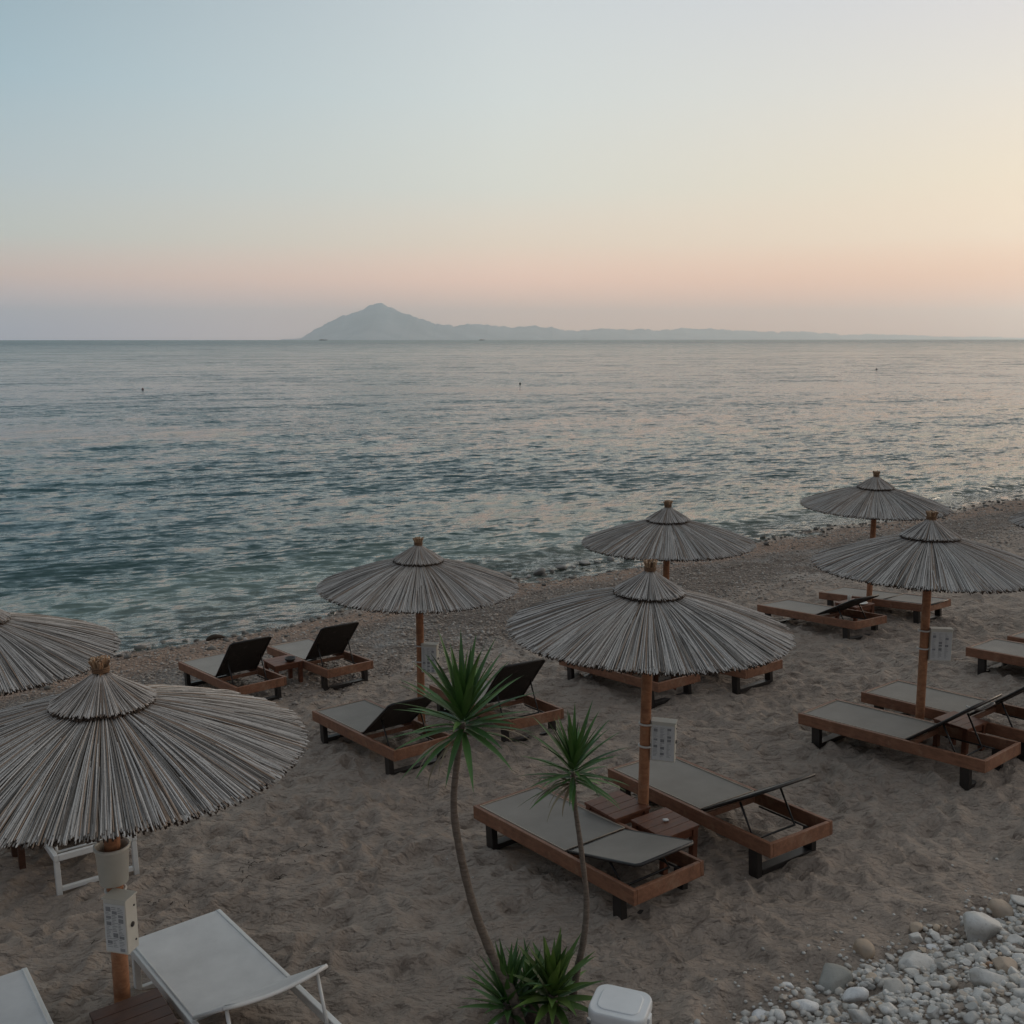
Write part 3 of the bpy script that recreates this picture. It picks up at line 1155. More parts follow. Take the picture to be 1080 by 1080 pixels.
def slope_tilt(X, Y, yaw):
    c, s = math.cos(yaw), math.sin(yaw)

    def g(x, y):
        return ground(x, y)
    ex = Vector((c * 1.6, s * 1.6, g(X + c * .8, Y + s * .8) - g(X - c * .8, Y - s * .8))).normalized()
    ey = Vector((-s * .7, c * .7, g(X - s * .35, Y + c * .35) - g(X + s * .35, Y - c * .35))).normalized()
    ez = ex.cross(ey).normalized()
    ey = ez.cross(ex)
    return Matrix((ex, ey, ez)).transposed().to_euler()


def sun_lounger(label, X, Y, yaw_deg, back_deg, group='wooden sun loungers in rows facing the sea'):
    yaw = R(yaw_deg)
    z = float(np.mean([ground(X + a, Y + b) for a, b in ((.5, .5), (-.5, .5), (.5, -.5), (-.5, -.5))])) - .005
    root = empty('sun_lounger', (X, Y, z), tilt=slope_tilt(X, Y, yaw))
    tag(root, label, 'sun lounger', group)
    link('frame', FR, root)
    link('leg_frame', LG, root, loc=(.86, 0, 0))
    link('leg_frame', LG, root, loc=(-.86, 0, 0))
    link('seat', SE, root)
    b = link('backrest', BF, root, loc=(HX, 0, TOP - .012), rot=(0, R(back_deg), 0))
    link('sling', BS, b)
    if back_deg > 3:
        if back_deg not in STR:
            STR[back_deg] = strut_mesh(R(back_deg), M_BLACK)
        link('strut', STR[back_deg], root)
    return root


sun_lounger('wooden lounger with its grey backrest almost flat, nearest to the small yucca', .594, 8.181, 126.4, 12)
sun_lounger('wooden lounger with backrest half raised, on the far side of the two small tables', 1.86, 8.90, 122.9, 29)
sun_lounger('wooden lounger behind the leaves of the taller yucca, foot end in full view', -1.581, 11.624, 125.2, 34)
sun_lounger('wooden lounger with steep dark backrest between the two yuccas, its foot end hidden', -.235, 12.50, 120.8, 44)
sun_lounger('wooden lounger closest to the brown driftwood, dark back raised, table on its far side', -4.179, 14.588, 129, 43)
sun_lounger('wooden lounger beside the dark bowl, on the side towards the umbrella behind the yucca', -3.014, 15.330, 127, 43)
sun_lounger('wooden lounger mostly hidden under the central umbrella, head end showing behind its pole', 1.613, 13.771, 124.3, 30)
sun_lounger('wooden lounger hidden under the central umbrella with only one far corner and legs showing', 2.80, 14.17, 126, 30)
sun_lounger('wooden lounger with dark raised back under the farthest umbrella, landward of its mate', 5.190, 16.727, 121.0, 24)
sun_lounger('wooden lounger lying fully flat under the farthest umbrella', 6.62, 17.74, 127.5, 0)
sun_lounger('wooden lounger with high dark back nearest the pole with the box, whole frame in view', 4.237, 10.502, 129.5, 36)
sun_lounger('wooden lounger behind the one with the pale strap, cut by the picture edge', 5.162, 11.165, 127.2, 36)
sun_lounger('wooden lounger foot end jutting in at the edge, above the cut-off lounger', 7.230, 13.011, 127.6, 36)
sun_lounger('wooden lounger of which only a foot corner shows at the picture edge', 8.06, 13.55, 127.6, 36)

# ---- white aluminium loungers
WL, W2, WT = 2.02, .70, .35


def white_frame():
    m = MB()
    for s in (1, -1):
        m.box((0, s * (W2 / 2 - .02), WT - .03), (WL, .04, .06), bevel=.006)
    for s in (1, -1):
        m.box((s * (WL / 2 - .02), 0, WT - .031), (.04, W2 - .082, .056), bevel=.006)
    return m.mesh('frame', M_WMETAL)


def white_leg():
    m = MB()
    zt = WT - .061
    for s in (1, -1):
        m.box((0, s * (W2 / 2 - .025), zt / 2 - .02), (.05, .045, zt + .04), bevel=.006)
    m.box((0, 0, .035), (.045, W2 - .098, .04), bevel=.006)
    return m.mesh('leg_frame', M_WMETAL)


def white_seat():
    m = MB()
    x0_, x1_ = HX - .02, WL / 2 - .025
    hw = W2 / 2 - .032
    nx, ny = 12, 8
    for dz in (.005, -.006):
        vs_, fs = [], []
        for i in range(nx + 1):
            for j in range(ny + 1):
                u, v = i / nx, j / ny * 2 - 1
                vs_.append((x0_ + (x1_ - x0_) * u, v * hw, WT + dz - .012 * (1 - v * v) * math.sin(u * math.pi)))
        for i in range(nx):
            for j in range(ny):
                a = i * (ny + 1) + j
                fs.append((a, a + ny + 1, a + ny + 2, a + 1))
        m.add(vs_, fs, 0, True)
    for s in (1, -1):
        m.tube([(x0_, s * hw, WT + .004), (x1_, s * hw, WT + .004)], .008, 6)
    return m.mesh('seat', M_WSLING)


def white_back():
    m = MB()
    h = W2 / 2 - .03
    bow = [(-.615 - .01 * (1 - v * v), v * (h + .012), -.03 * (1 - v * v)) for v in [i / 8 * 2 - 1 for i in range(9)]]
    m.tube([(0, -h, 0), (-.60, -h, 0)], .013, 8)
    m.tube([(0, h, 0), (-.60, h, 0)], .013, 8)
    m.tube(bow, .013, 8)
    return m.mesh('backrest', M_WMETAL)


def white_back_sling():
    h = W2 / 2 - .045
    m = MB()
    for dz in (.012, .003):
        vs_, fs = [], []
        for i in range(9):
            for j in range(9):
                u, v = i / 8, j / 8 * 2 - 1
                vs_.append((-.01 - .595 * u, v * h, dz - .033 * (1 - v * v) * u))
        for i in range(8):
            for j in range(8):
                a = i * 9 + j
                fs.append((a, a + 1, a + 10, a + 9))
        m.add(vs_, fs, 0, True)
    return m.mesh('sling', M_WSLING)


WF, WLG, WS, WB, WBS = white_frame(), white_leg(), white_seat(), white_back(), white_back_sling()


def white_strut(ang):
    m = MB()
    r_ = .55
    px_, pz = HX - r_ * math.cos(ang), WT + r_ * math.sin(ang)
    for s in (1, -1):
        m.tube([(px_, s * (W2 / 2 - .06), pz - .01), (px_ - .10, s * (W2 / 2 - .06), WT - .03)], .012, 8)
    m.tube([(px_ - .10, -W2 / 2 + .042, WT - .03), (px_ - .10, W2 / 2 - .042, WT - .03)], .012, 8)
    return m.mesh('strut', M_WMETAL)


def white_lounger(label, X, Y, yaw_deg, back_deg):
    yaw = R(yaw_deg)
    z = float(np.mean([ground(X + a, Y + b) for a, b in ((.5, .5), (-.5, .5), (.5, -.5), (-.5, -.5))])) - .005
    root = empty('sun_lounger', (X, Y, z), tilt=slope_tilt(X, Y, yaw))
    tag(root, label, 'sun lounger', 'white sun loungers')
    link('frame', WF, root)
    link('leg_frame', WLG, root, loc=(.88, 0, 0))
    link('leg_frame', WLG, root, loc=(-.98, 0, 0))
    link('seat', WS, root)
    b = link('backrest', WB, root, loc=(HX, 0, WT + .012), rot=(0, R(back_deg), 0))
    link('sling', WBS, b)
    link('strut', white_strut(R(back_deg)), root)
    return root


white_lounger('white metal lounger with white sling beside the pole with the bucket', -1.831, 6.051, 128.3, 31)
white_lounger('white lounger cut off in the bottom corner, beyond the dark table from its twin', -2.987, 5.325, 126, 10)
white_lounger('white lounger mostly hidden under the umbrella with the bucket, end legs showing', -4.238, 9.209, 125.4, 12)


# ------------------------------------------------------------------ small tables
def side_table(label, X, Y, yaw_deg, size=(.42, .42, .40), mat=None, sink=.01):
    mat = mat or M_TABLE
    lx, ly, h = size
    root = empty('side_table', (X, Y, gz(X, Y) - sink), R(yaw_deg))
    tag(root, label, 'side table', 'small wooden side tables')
    m = MB()
    n = 4
    for i in range(n):
        w = ly / n
        m.box((0, -ly / 2 + w * (i + .5), h - .0125), (lx, w - .003, .025), bevel=.003)
    m.build('table_top', mat, root)
    m = MB()
    for s in (1, -1):
        m.box((s * (lx / 2 - .035), 0, h - .062), (.022, ly - .13, .07), bevel=.003)
        m.box((0, s * (ly / 2 - .035), h - .062), (lx - .13, .022, .07), bevel=.003)
    m.build('apron', mat, root)
    for sx in (1, -1):
        for sy in (1, -1):
            m = MB()
            m.box((0, 0, (h - .027) / 2 - .05), (.055, .055, h - .027 + .10), bevel=.004)
            m.build('leg', mat, root, loc=(sx * (lx / 2 - .036), sy * (ly / 2 - .036), 0))
    return root


M_TABLE2 = m_wood('brown_table_wood', (.085, .028, .014), (.19, .070, .034), 1.0, .5, worn=(.17, .085, .05))
side_table('small brown table in front of the central umbrella pole, white scrap on its top', 1.32, 8.30, 36, (.42, .42, .40), M_TABLE2)
side_table('small brown table against the near lounger, seaward of its twin at the central pole', .94, 8.62, 36, (.42, .42, .40), M_TABLE2)
side_table('dark brown table between the two near white loungers', -2.33, 5.69, 36, (.42, .42, .40))
side_table('small table with a dark bowl between the two loungers close to the water', -3.46, 14.85, 38, (.46, .42, .40), M_TABLE2)
side_table('small table with a plate between the loungers of the farthest umbrella', 5.86, 17.02, 34, (.50, .45, .40), M_TABLE2)
side_table('small table half hidden behind the lounger with the high dark back', 4.86, 10.58, 36, (.40, .40, .40), M_TABLE2)
side_table('table under the central umbrella canopy with only two legs showing', 2.26, 13.78, 36, (.42, .42, .40), M_TABLE2)
side_table('dark table legs under the umbrella with the bucket, beside the hidden white lounger', -4.72, 8.72, 36, (.42, .42, .40))

# things on the tables
m = MB()
m.lathe([(.045, 0), (.075, .02), (.085, .055), (.078, .055), (.06, .022), (.0, .012)], 20, cap=False)
tag(m.build('bowl', M_LEG, loc=(-3.34, 14.80, gz(-3.46, 14.85) + .391)), 'small dark bowl on the table close to the water', 'bowl')
m = MB()
m.lathe([(.06, 0), (.10, .008), (.14, .02), (.138, .024), (.09, .012), (0, .010)], 24, cap=False)
tag(m.build('plate', M_WPLAST, loc=(5.92, 16.98, gz(5.86, 17.02) + .391)), 'white plate on the table of the farthest umbrella', 'plate')
m = MB()
m.lathe([(.026, 0), (.033, .10), (.034, .13), (.031, .13), (.024, .01), (0, .008)], 14, cap=False)
tag(m.build('cup', M_CREAM, loc=(5.76, 17.02, gz(5.86, 17.02) + .391)), 'small pale cup beside the white plate', 'cup')
m = MB()
m.box((0, 0, .012), (.05, .035, .014), rot=(0, .1, .4), bevel=.006)
tag(m.build('paper_scrap', M_PAPER, loc=(1.33, 8.32, gz(1.32, 8.30) + .391)), 'crumpled white scrap on the brown table at the central pole', 'scrap')

# pale strap thrown over the high dark backrest
sl = R(129.5)
bx = MB()
pts = []
for i in range(13):
    f = i / 12
    pts.append((-.52 - .30 * f, -.335 + .02 * math.sin(f * 3), .62 - .05 * math.sin(f * math.pi) + .10 * f))
ro = slope_tilt(4.237, 10.502, sl)
bx.tube(pts, .011, 8)
so = bx.build('strap', M_STRAP, loc=(4.237, 10.502, ground(4.237, 10.502)), rot=ro)
tag(so, 'pale strap hanging over the edge of the high dark backrest', 'strap')


# ------------------------------------------------------------------ white boxes with a printed sheet, strapped to the poles
def lock_box(label, pole, off, z, yaw_deg, seed, w=.19, d_=.17, h=.36):
    px_, py_ = pole
    root = empty('strongbox', (px_ + off[0], py_ + off[1], z), R(yaw_deg))
    tag(root, label, 'strongbox', 'white boxes strapped to umbrella poles')
    m = MB()
    m.box((0, 0, h / 2), (w, d_, h), bevel=.006)
    m.box((0, 0, h + .004), (w + .012, d_ + .012, .012), bevel=.003)
    m.build('body', M_CREAM, root)
    # printed sheet on the -y face
    m = MB()
    m.box((0, -d_ / 2 - .0025, h / 2 - .005), (w - .014, .003, h - .04), bevel=0)
    sh = m.build('notice', M_PAPER, root)
    r = random.Random(seed)
    m = MB()
    for c in range(3):
        zz = h - .045
        x_ = -w / 2 + .018 + c * (w - .03) / 3
        while zz > .04:
            if r.random() < .14:
                hh = r.uniform(.018, .032)
                m.box((x_ + .02, -d_ / 2 - .0047, zz - hh / 2), (.034, .0012, hh), bevel=0)
                zz -= hh + .008
            else:
                L_ = r.uniform(.016, .042)
                m.box((x_ + L_ / 2, -d_ / 2 - .0047, zz), (L_, .0012, .0032), bevel=0)
                zz -= r.uniform(.009, .013)
    link('print', m.mesh('print', M_INK), sh)
    # lock and screws on the +x side
    m = MB()
    Mx = Matrix.Translation((w / 2 + .0, 0, h * .5)) @ Matrix.Rotation(math.pi / 2, 4, 'Y')
    m.lathe([(.017, 0), (.017, .006), (.012, .009)], 14, M=Mx)
    m.build('lock', M_LEG, root)
    for zz in (h * .82, h * .17):
        m = MB()
        Mx = Matrix.Translation((w / 2, d_ / 2 - .03, zz)) @ Matrix.Rotation(math.pi / 2, 4, 'Y')
        m.lathe([(.007, 0), (.007, .004), (.004, .005)], 10, M=Mx)
        m.build('screw', M_BLACK, root)
    c, s = math.cos(R(-yaw_deg)), math.sin(R(-yaw_deg))
    lx, ly = -off[0] * c + off[1] * s, -off[0] * s - off[1] * c
    for zz in (h * .92, h * .35):
        m = MB()
        n = 18
        m.tube([(lx + .062 * math.cos(2 * math.pi * i / n), ly + .062 * math.sin(2 * math.pi * i / n), zz) for i in range(n)], .009, 6, closed=True)
        m.tube([(lx * .95, ly * .95, zz), (lx * .3, ly * .3, zz)], .012, 6)
        m.build('strap', M_STRAP, root)
    return root


lock_box('white box with printed sheet under the white bucket', (-2.545, 6.07), (.075, -.13), 1.79, -14, 1, w=.16, d_=.115)
lock_box('white box with printed sheet on the central umbrella pole', (1.19, 8.67), (.155, -.03), 1.90, -16, 2, w=.21, d_=.10)
lock_box('white box with printed sheet on the pole before the high-backed lounger', (4.575, 11.0), (.165, -.05), 2.08, -8, 3, w=.23, d_=.08)
lock_box('white box half hidden by the leaves of the taller yucca', (-1.155, 12.33), (.13, -.05), 1.50, -14, 4, w=.2, d_=.10)

# bucket round the pole
m = MB()
m.lathe([(.060, 0), (.095, 0), (.112, .24), (.122, .242), (.122, .262), (.110, .262), (.104, .25), (.090, .02), (.060, .02)], 32, cap=False)
bk = m.build('bucket', M_CREAM, loc=(-2.548, 6.065, 2.180), scale=(.92, .92, .96))
tag(bk, 'white plastic bucket round the umbrella pole, above the white box', 'bucket')
m = MB()
m.tube([(.122 * math.cos(a), .122 * math.sin(a), .235 - .09 * max(0, math.sin(a))) for a in [math.pi * i / 16 for i in range(17)]], .003, 6)
m.build('handle', M_STRAP, bk)


# ------------------------------------------------------------------ yuccas
def leaf(mb, base, az, inc, length, width, droop, r, mat=0, nseg=7):
    """one sword leaf: inc = angle from vertical at the base, droop added along it"""
    p = Vector(base)
    vs_, fs = [], []
    side = Vector((-math.sin(az), math.cos(az), 0))
    tw = r.gauss(0, .25)
    for i in range(nseg + 1):
        f = i / nseg
        th = inc + droop * f * f
        dirv = Vector((math.sin(th) * math.cos(az), math.sin(th) * math.sin(az), math.cos(th)))
        nrm_ = side.cross(dirv).normalized()
        if i:
            p = p + dirv * (length / nseg)
        w = width * (0.55 + .45 * min(1, f * 3.5)) * (1 - max(0, (f - .32) / .68) ** 1.35) + .0006
        sd = (side * math.cos(tw * f) + nrm_ * math.sin(tw * f))
        v_ = nrm_ * (w * .42)
        vs_ += [p + sd * w - v_, p, p - sd * w - v_]
    for i in range(nseg):
        a = i * 3
        fs += [(a, a + 1, a + 4, a + 3), (a + 1, a + 2, a + 5, a + 4)]
    mb.add(vs_, fs, mat, True)


def rosette(center, n, length, width, seed, axis_h=.16, mats=0, spread=(.06, 1.95), dry=8):
    r = random.Random(seed)
    mb = MB()
    for k in range(n):
        f = k / (n - 1)                   # 0 youngest .. 1 oldest
        az = k * 2.39996 + r.gauss(0, .12)
        inc = spread[0] + (spread[1] - spread[0]) * f ** 1.15 + r.gauss(0, .07)
        L_ = length * (1.0 - .10 * f) * r.uniform(.82, 1.10) * (.72 + .28 * min(1, f * 4))
        z = axis_h * (1 - f)
        mb2 = mb
        leaf(mb2, (center[0] + .02 * math.cos(az), center[1] + .02 * math.sin(az), center[2] + z - axis_h * .5), az, inc, L_, width * r.uniform(.8, 1.1),
             r.uniform(.04, .20) + .22 * f + (.55 if r.random() < .12 * f else 0), r)
    return mb


def dry_leaves(center, n, length, seed, width=.010):
    r = random.Random(seed)
    mb = MB()
    for k in range(n):
        leaf(mb, center, r.uniform(0, 6.28), r.uniform(1.2, 1.9), length * r.uniform(.7, 1.1), width, r.uniform(.9, 1.6), r, 0, 9)
    return mb


def smooth_path(pts, n):
    P = np.array(pts, float)
    k = len(P)
    tt = np.linspace(0, k - 1, n)
    out = []
    for t_ in tt:
        i = min(int(t_), k - 2)
        f = t_ - i
        p0, p1, p2, p3 = P[max(i - 1, 0)], P[i], P[i + 1], P[min(i + 2, k - 1)]
        out.append(.5 * ((2 * p1) + (-p0 + p2) * f + (2 * p0 - 5 * p1 + 4 * p2 - p3) * f * f + (-p0 + 3 * p1 - 3 * p2 + p3) * f ** 3))
    return [tuple(q) for q in out]


def yucca(label, path, r0, r1, crown_c, n, length, width, seed, dry=9):
    base = path[-1]
    root = empty('yucca_tree', base)
    tag(root, label, 'yucca')
    rel = [tuple(np.array(p) - np.array(base)) for p in path][::-1]
    P = smooth_path(rel, 60)
    rr = random.Random(seed)
    rad = []
    for i in range(60):
        f = i / 59
        rad.append((r0 + (r1 - r0) * f ** .8) * (1 + rr.uniform(-.07, .07)))
    m = MB()
    m.tube(P, rad, 14)
    m.build('trunk', M_BARK, root)
    c = tuple(np.array(crown_c) - np.array(base))
    rosette(c, n, length, width, seed).build('crown', M_LEAF, root)
    dry_leaves((c[0], c[1], c[2] - .10), dry, length * .9, seed + 2).build('dry_leaves', M_DRY, root)
    return root


gb = gz(.10, 6.0)
yucca('taller yucca with a long curved bare trunk and spiky green head',
      [(-.305, 6.0, 3.27), (-.341, 6.0, 3.037), (-.367, 6.0, 2.724), (-.328, 6.0, 2.406), (-.241, 6.0, 2.017), (-.122, 6.0, 1.687), (0.0, 6.0, 1.419), (.09, 6.0, gb - .08)],
      .035, .018, (-.305, 6.0, 3.29), 60, .51, .024, 5, 12)
gb2 = gz(.38, 6.2)
yucca('shorter yucca with a thin straight trunk and a round spiky head',
      [(.389, 6.2, 2.86), (.404, 6.2, 2.629), (.45, 6.2, 2.3), (.485, 6.2, 1.965), (.47, 6.2, 1.694), (.422, 6.2, 1.419), (.385, 6.2, gb2 - .08)],
      .028, .013, (.389, 6.2, 2.88), 62, .39, .018, 8, 11)


def low_yucca(label, X, Y, h, n, length, width, seed, mat, spread=(.1, 1.5)):
    g = gz(X, Y)
    root = empty('yucca_shrub', (X, Y, g))
    tag(root, label, 'yucca')
    m = MB()
    m.tube([(0, 0, -.08), (.01, 0, h * .5), (0, .01, h)], [.05, .045, .03], 12)
    m.build('stem', M_BARK, root)
    rosette((0, 0, h), n, length, width, seed, .14, spread=spread).build('crown', mat, root)
    return root


low_yucca('low yucca clump with narrow dark leaves at the foot of the curved trunk', -.03, 6.05, .22, 46, .40, .023, 21, M_LEAF, (.1, 1.45))
low_yucca('low yucca clump with broad yellowish green leaves between the two trunks', .26, 6.02, .26, 46, .38, .033, 22, M_LEAFB, (.08, 1.6))
low_yucca('small dark leafy shoot crowded between the two low yucca clumps', .12, 6.16, .16, 30, .32, .02, 27, M_LEAF, (.15, 1.6))


# ------------------------------------------------------------------ cooler
def cooler():
    X, Y = .675, 5.80
    root = empty('cooler', (X, Y, gz(X, Y) - .01), R(-20), scale=.92)
    tag(root, 'white plastic cooler with rounded lid beside the yuccas', 'cooler')

    def slab(z0_, z1_, hx, hy, rad, taper=0, round_top=0):
        m = MB()
        prof = []
        n = 7
        for (cx, cy, a0) in ((hx - rad, hy - rad, 0), (-hx + rad, hy - rad, 90), (-hx + rad, -hy + rad, 180), (hx - rad, -hy + rad, 270)):
            for i in range(n):
                a = R(a0 + 90 * i / (n - 1))
                prof.append((cx + rad * math.cos(a), cy + rad * math.sin(a)))
        k = len(prof)
        rings = [(z0_, 1 - taper), (z1_ - round_top, 1.0)]
        if round_top:
            for i in range(1, 5):
                a = R(90 * i / 4)
                rings.append((z1_ - round_top + round_top * math.sin(a), 1 - .07 * (1 - math.cos(a))))
        vs_ = [(x * s_, y * s_, z) for z, s_ in rings for x, y in prof]
        fs = []
        for i in range(len(rings) - 1):
            for j in range(k):
                j2 = (j + 1) % k
                fs.append((i * k + j, i * k + j2, (i + 1) * k + j2, (i + 1) * k + j))
        fs.append(tuple(range(k - 1, -1, -1)))
        fs.append(tuple(range((len(rings) - 1) * k, len(rings) * k)))
        m.add(vs_, fs, 0, False)
        return m
    slab(0, .285, .185, .155, .07, .07).build('body', M_COOLER, root)
    lid = slab(.288, .355, .20, .17, .085, 0, .030).build('lid', M_COOLER, root)
    slab(.3545, .364, .145, .118, .06, 0, .005).build('lid_panel', M_COOLER, lid)
    m = MB()
    m.box((.205, -.02, .27), (.022, .075, .09), bevel=.008)
    m.build('latch', M_COOLER, root)
    m = MB()
    m.tube([(-.10, -.168, .24), (-.09, -.20, .22), (.09, -.20, .22), (.10, -.168, .24)], .010, 8)
    m.build('handle', M_COOLER, root)


cooler()


# ------------------------------------------------------------------ stones
def stone_mesh(seed, sub=3, flat=.6, name='stone', lump=.16, facet=.0):
    r = np.random.default_rng(seed)
    bm = bmesh.new()
    bmesh.ops.create_icosphere(bm, subdivisions=sub, radius=.5)
    ph = r.uniform(0, 6.28, (10, 3))
    fr = r.uniform(1.2, 5.5, (10, 3)) * np.sign(r.uniform(-1, 1, (10, 3)))
    planes = [(Vector(r.normal(size=3)).normalized(), r.uniform(.24, .42)) for _ in range(8)]
    for v in bm.verts:
        c = v.co
        k = sum(math.sin(f[0] * c.x + p[0]) * math.sin(f[1] * c.y + p[1]) * math.sin(f[2] * c.z + p[2]) for f, p in zip(fr, ph))
        v.co = c * (1 + lump * .55 * k)
        if facet:
            for nv, dd in planes:
                e = v.co.dot(nv) - dd
                if e > 0:
                    v.co -= nv * e * facet
    ax = r.uniform(.75, 1.0), r.uniform(.62, .9), flat * r.uniform(.8, 1.15)
    for v in bm.verts:
        v.co = Vector((v.co.x * ax[0] / .9, v.co.y * ax[1] / .9, v.co.z * ax[2]))
    me = bpy.data.meshes.new(name)
    bm.to_mesh(me)
    bm.free()
    me.polygons.foreach_set('use_smooth', [True] * len(me.polygons))
    return me


def put_stone(name, me, X, Y, size, rz, mat, label, cat='stone', group=None, sink=.25, z=None, tilt=.0):
    m2 = me.copy()
    m2.materials.clear()
    m2.materials.append(mat)
    o = link(name, m2, None, (X, Y, (gz(X, Y) if z is None else z) + size * (.3 - sink)), (random.uniform(-tilt, tilt), random.uniform(-tilt, tilt), rz), (size,) * 3)
    tag(o, label, cat, group)
    return o


SM = [stone_mesh(100 + i, 3, .48 + .10 * (i % 3), lump=.16 + .06 * (i % 4), facet=1.0 if i % 2 else .85) for i in range(14)]
big = [
    ((3.39, 6.80), .40, 3, M_STONE, 'largest pale grey boulder at the top of the stone bank'),
    ((2.18, 6.32), .36, 1, M_STONE_DK, 'dark greenish grey boulder at the sandy edge of the stone bank'),
    ((2.75, 6.41), .30, 5, M_STONE, 'blunt grey boulder in the middle of the bank edge'),
    ((3.01, 5.97), .31, 7, M_STONE, 'flat topped grey block at the foot of the stone bank'),
    ((2.22, 6.05), .20, 2, M_STONE_WH, 'smooth white oval stone below the dark greenish boulder'),
    ((1.91, 6.04), .20, 4, M_STONE_WH, 'bluish white flat stone beside the brown pebble'),
    ((1.61, 5.99), .135, 6, M_STONE_WH, 'round white stone lying outermost towards the yuccas'),
    ((2.49, 6.66), .21, 8, M_STONE_TAN, 'long tan stone lying on the sand beyond the bank'),
    ((1.85, 6.25), .085, 9, M_STONE_WH, 'small white pebble next to the dark greenish boulder'),
    ((2.98, 6.93), .14, 10, M_STONE_TAN, 'slim flat tan stone behind the blunt grey boulder'),
    ((2.91, 6.76), .13, 11, M_STONE, 'squarish grey stone under the slim tan one'),
    ((2.99, 6.67), .10, 12, M_STONE_WH, 'small whitish stone beside the largest boulder'),
    ((2.46, 6.42), .10, 13, M_STONE, 'upright pale pebble at the blunt boulder'),
    ((2.09, 6.08), .085, 1, M_STONE_OR, 'brown pebble between two white stones'),
    ((3.18, 6.22), .09, 3, M_STONE_OR, 'orange pebble above the flat topped block'),
    ((3.21, 6.10), .20, 5, M_STONE_TAN, 'smooth tan stone right behind the flat topped block'),
    ((3.96, 7.42), .16, 7, M_STONE, 'grey stone at the upper end of the bank'),
    ((3.69, 7.16), .27, 8, M_STONE_TAN, 'low tan slab half sunk in sand above the largest boulder'),
]
placed = []
for (x, y), sz, k, mt, lb in big:
    put_stone('boulder' if sz > .25 else 'stone', SM[k], x, y, sz, random.uniform(-.4, .5), mt, lb, 'boulder' if sz > .25 else 'stone', sink=.16)
    placed.append((x, y, sz * .42))
rs = random.Random(4)
n_small = 0
tries = 0
while n_small < 265 and tries < 9000:
    tries += 1
    t_ = rs.uniform(4.45, 8.6)
    s_ = 3.86 - .13 * (t_ - 5) - abs(rs.gauss(0, .1)) - rs.random() ** .85 * 1.15
    X, Y = xy_of(s_, t_)
    # keep to what the picture can show
    dcam = Y * .986 + (CAM_Z - 1.3) * .167
    pxx = 540 + 1080 * X / dcam
    pyy = 540 + 1080 * ((CAM_Z - gz(X, Y)) * .986 - Y * .167) / dcam
    if pxx > 1090 or pyy > 1090 or pxx < 770:
        continue
    sz = rs.choice([.06, .07, .08, .09, .10, .115, .13, .15, .17])
    if any((X - a) ** 2 + (Y - b) ** 2 < (c + sz * .33) ** 2 for a, b, c in placed):
        continue
    placed.append((X, Y, sz * .33))
    put_stone('stone', SM[rs.randrange(14)], X, Y, sz, rs.uniform(0, 6.28), M_STONE, 'pale beach stone in the bank of stones', 'stone', 'stones heaped in the near bank', sink=.20, tilt=.4)
    n_small += 1

# white stones at the foot of the yuccas
for x, y, sz, lb in ((-.12, 5.98, .15, 'white stone under the narrow dark yucca leaves'), (.06, 6.32, .06, 'tiny white pebble behind the low yucca clumps'), (.52, 6.02, .09, 'white pebble squeezed between broad yucca leaves and cooler')):
    put_stone('stone', SM[rs.randrange(14)], x, y, sz, rs.uniform(0, 6), M_STONE_WH, lb, 'stone', sink=.1)

# gravel filling the bank
P_LOW = [stone_mesh(300 + i, 1, .6, lump=.12, facet=.5) for i in range(8)]


def scatter(name, pts, mat, label, cat):
    """very many little stones as one object"""
    V, F = [], []
    base = 0
    rr = np.random.default_rng(17)
    cache = []
    for me in P_LOW:
        v = np.empty(len(me.vertices) * 3)
        me.vertices.foreach_get('co', v)
        cache.append((v.reshape(-1, 3), np.array([list(p.vertices) for p in me.polygons])))
    for X, Y, Z, sz in pts:
        v, f = cache[rr.integers(8)]
        a = rr.uniform(0, 6.28)
        c, s = math.cos(a), math.sin(a)
        b = rr.uniform(-.4, .4)
        cb, sb = math.cos(b), math.sin(b)
        x, y, z = v[:, 0], v[:, 1], v[:, 2]
        y, z = y * cb - z * sb, y * sb + z * cb
        V.append(np.stack([X + sz * (x * c - y * s), Y + sz * (x * s + y * c), Z + sz * z], -1))
        F.append(f + base)
        base += len(v)
    V = np.concatenate(V)
    F = np.concatenate(F)
    me = bpy.data.meshes.new(name)
    me.vertices.add(len(V))
    me.vertices.foreach_set('co', V.ravel())
    me.loops.add(F.size)
    me.loops.foreach_set('vertex_index', F.ravel())
    me.polygons.add(len(F))
    me.polygons.foreach_set('loop_start', np.arange(0, F.size, 3))
    me.polygons.foreach_set('loop_total', np.full(len(F), 3))
    me.update(calc_edges=True)
    me.polygons.foreach_set('use_smooth', np.ones(len(F), bool))
    me.materials.append(mat)
    o = link(name, me)
    tag(o, label, cat, kind='stuff')
    return o


pts = []
for _ in range(6500):
    t_ = rs.uniform(4.3, 10)
    s_ = 3.95 - .13 * (t_ - 5) - abs(rs.gauss(0, .13)) - rs.random() * 1.9
    X, Y = xy_of(s_, t_)
    sz = rs.uniform(.02, .05) if rs.random() < .7 else rs.uniform(.05, .085)
    pts.append((X, Y, gz(X, Y) + sz * rs.uniform(.05, .35), sz))
for _ in range(160):                       # strays on the sand in front of the bank
    t_ = rs.uniform(4.6, 9.5)
    s_ = 3.92 - .13 * (t_ - 5) + abs(rs.gauss(0, .22))
    X, Y = xy_of(s_, t_)
    sz = rs.uniform(.012, .04)
    pts.append((X, Y, gz(X, Y) + sz * .15, sz))
scatter('gravel', pts, M_STONE, 'small pale gravel filling the bank between the stones', 'gravel')

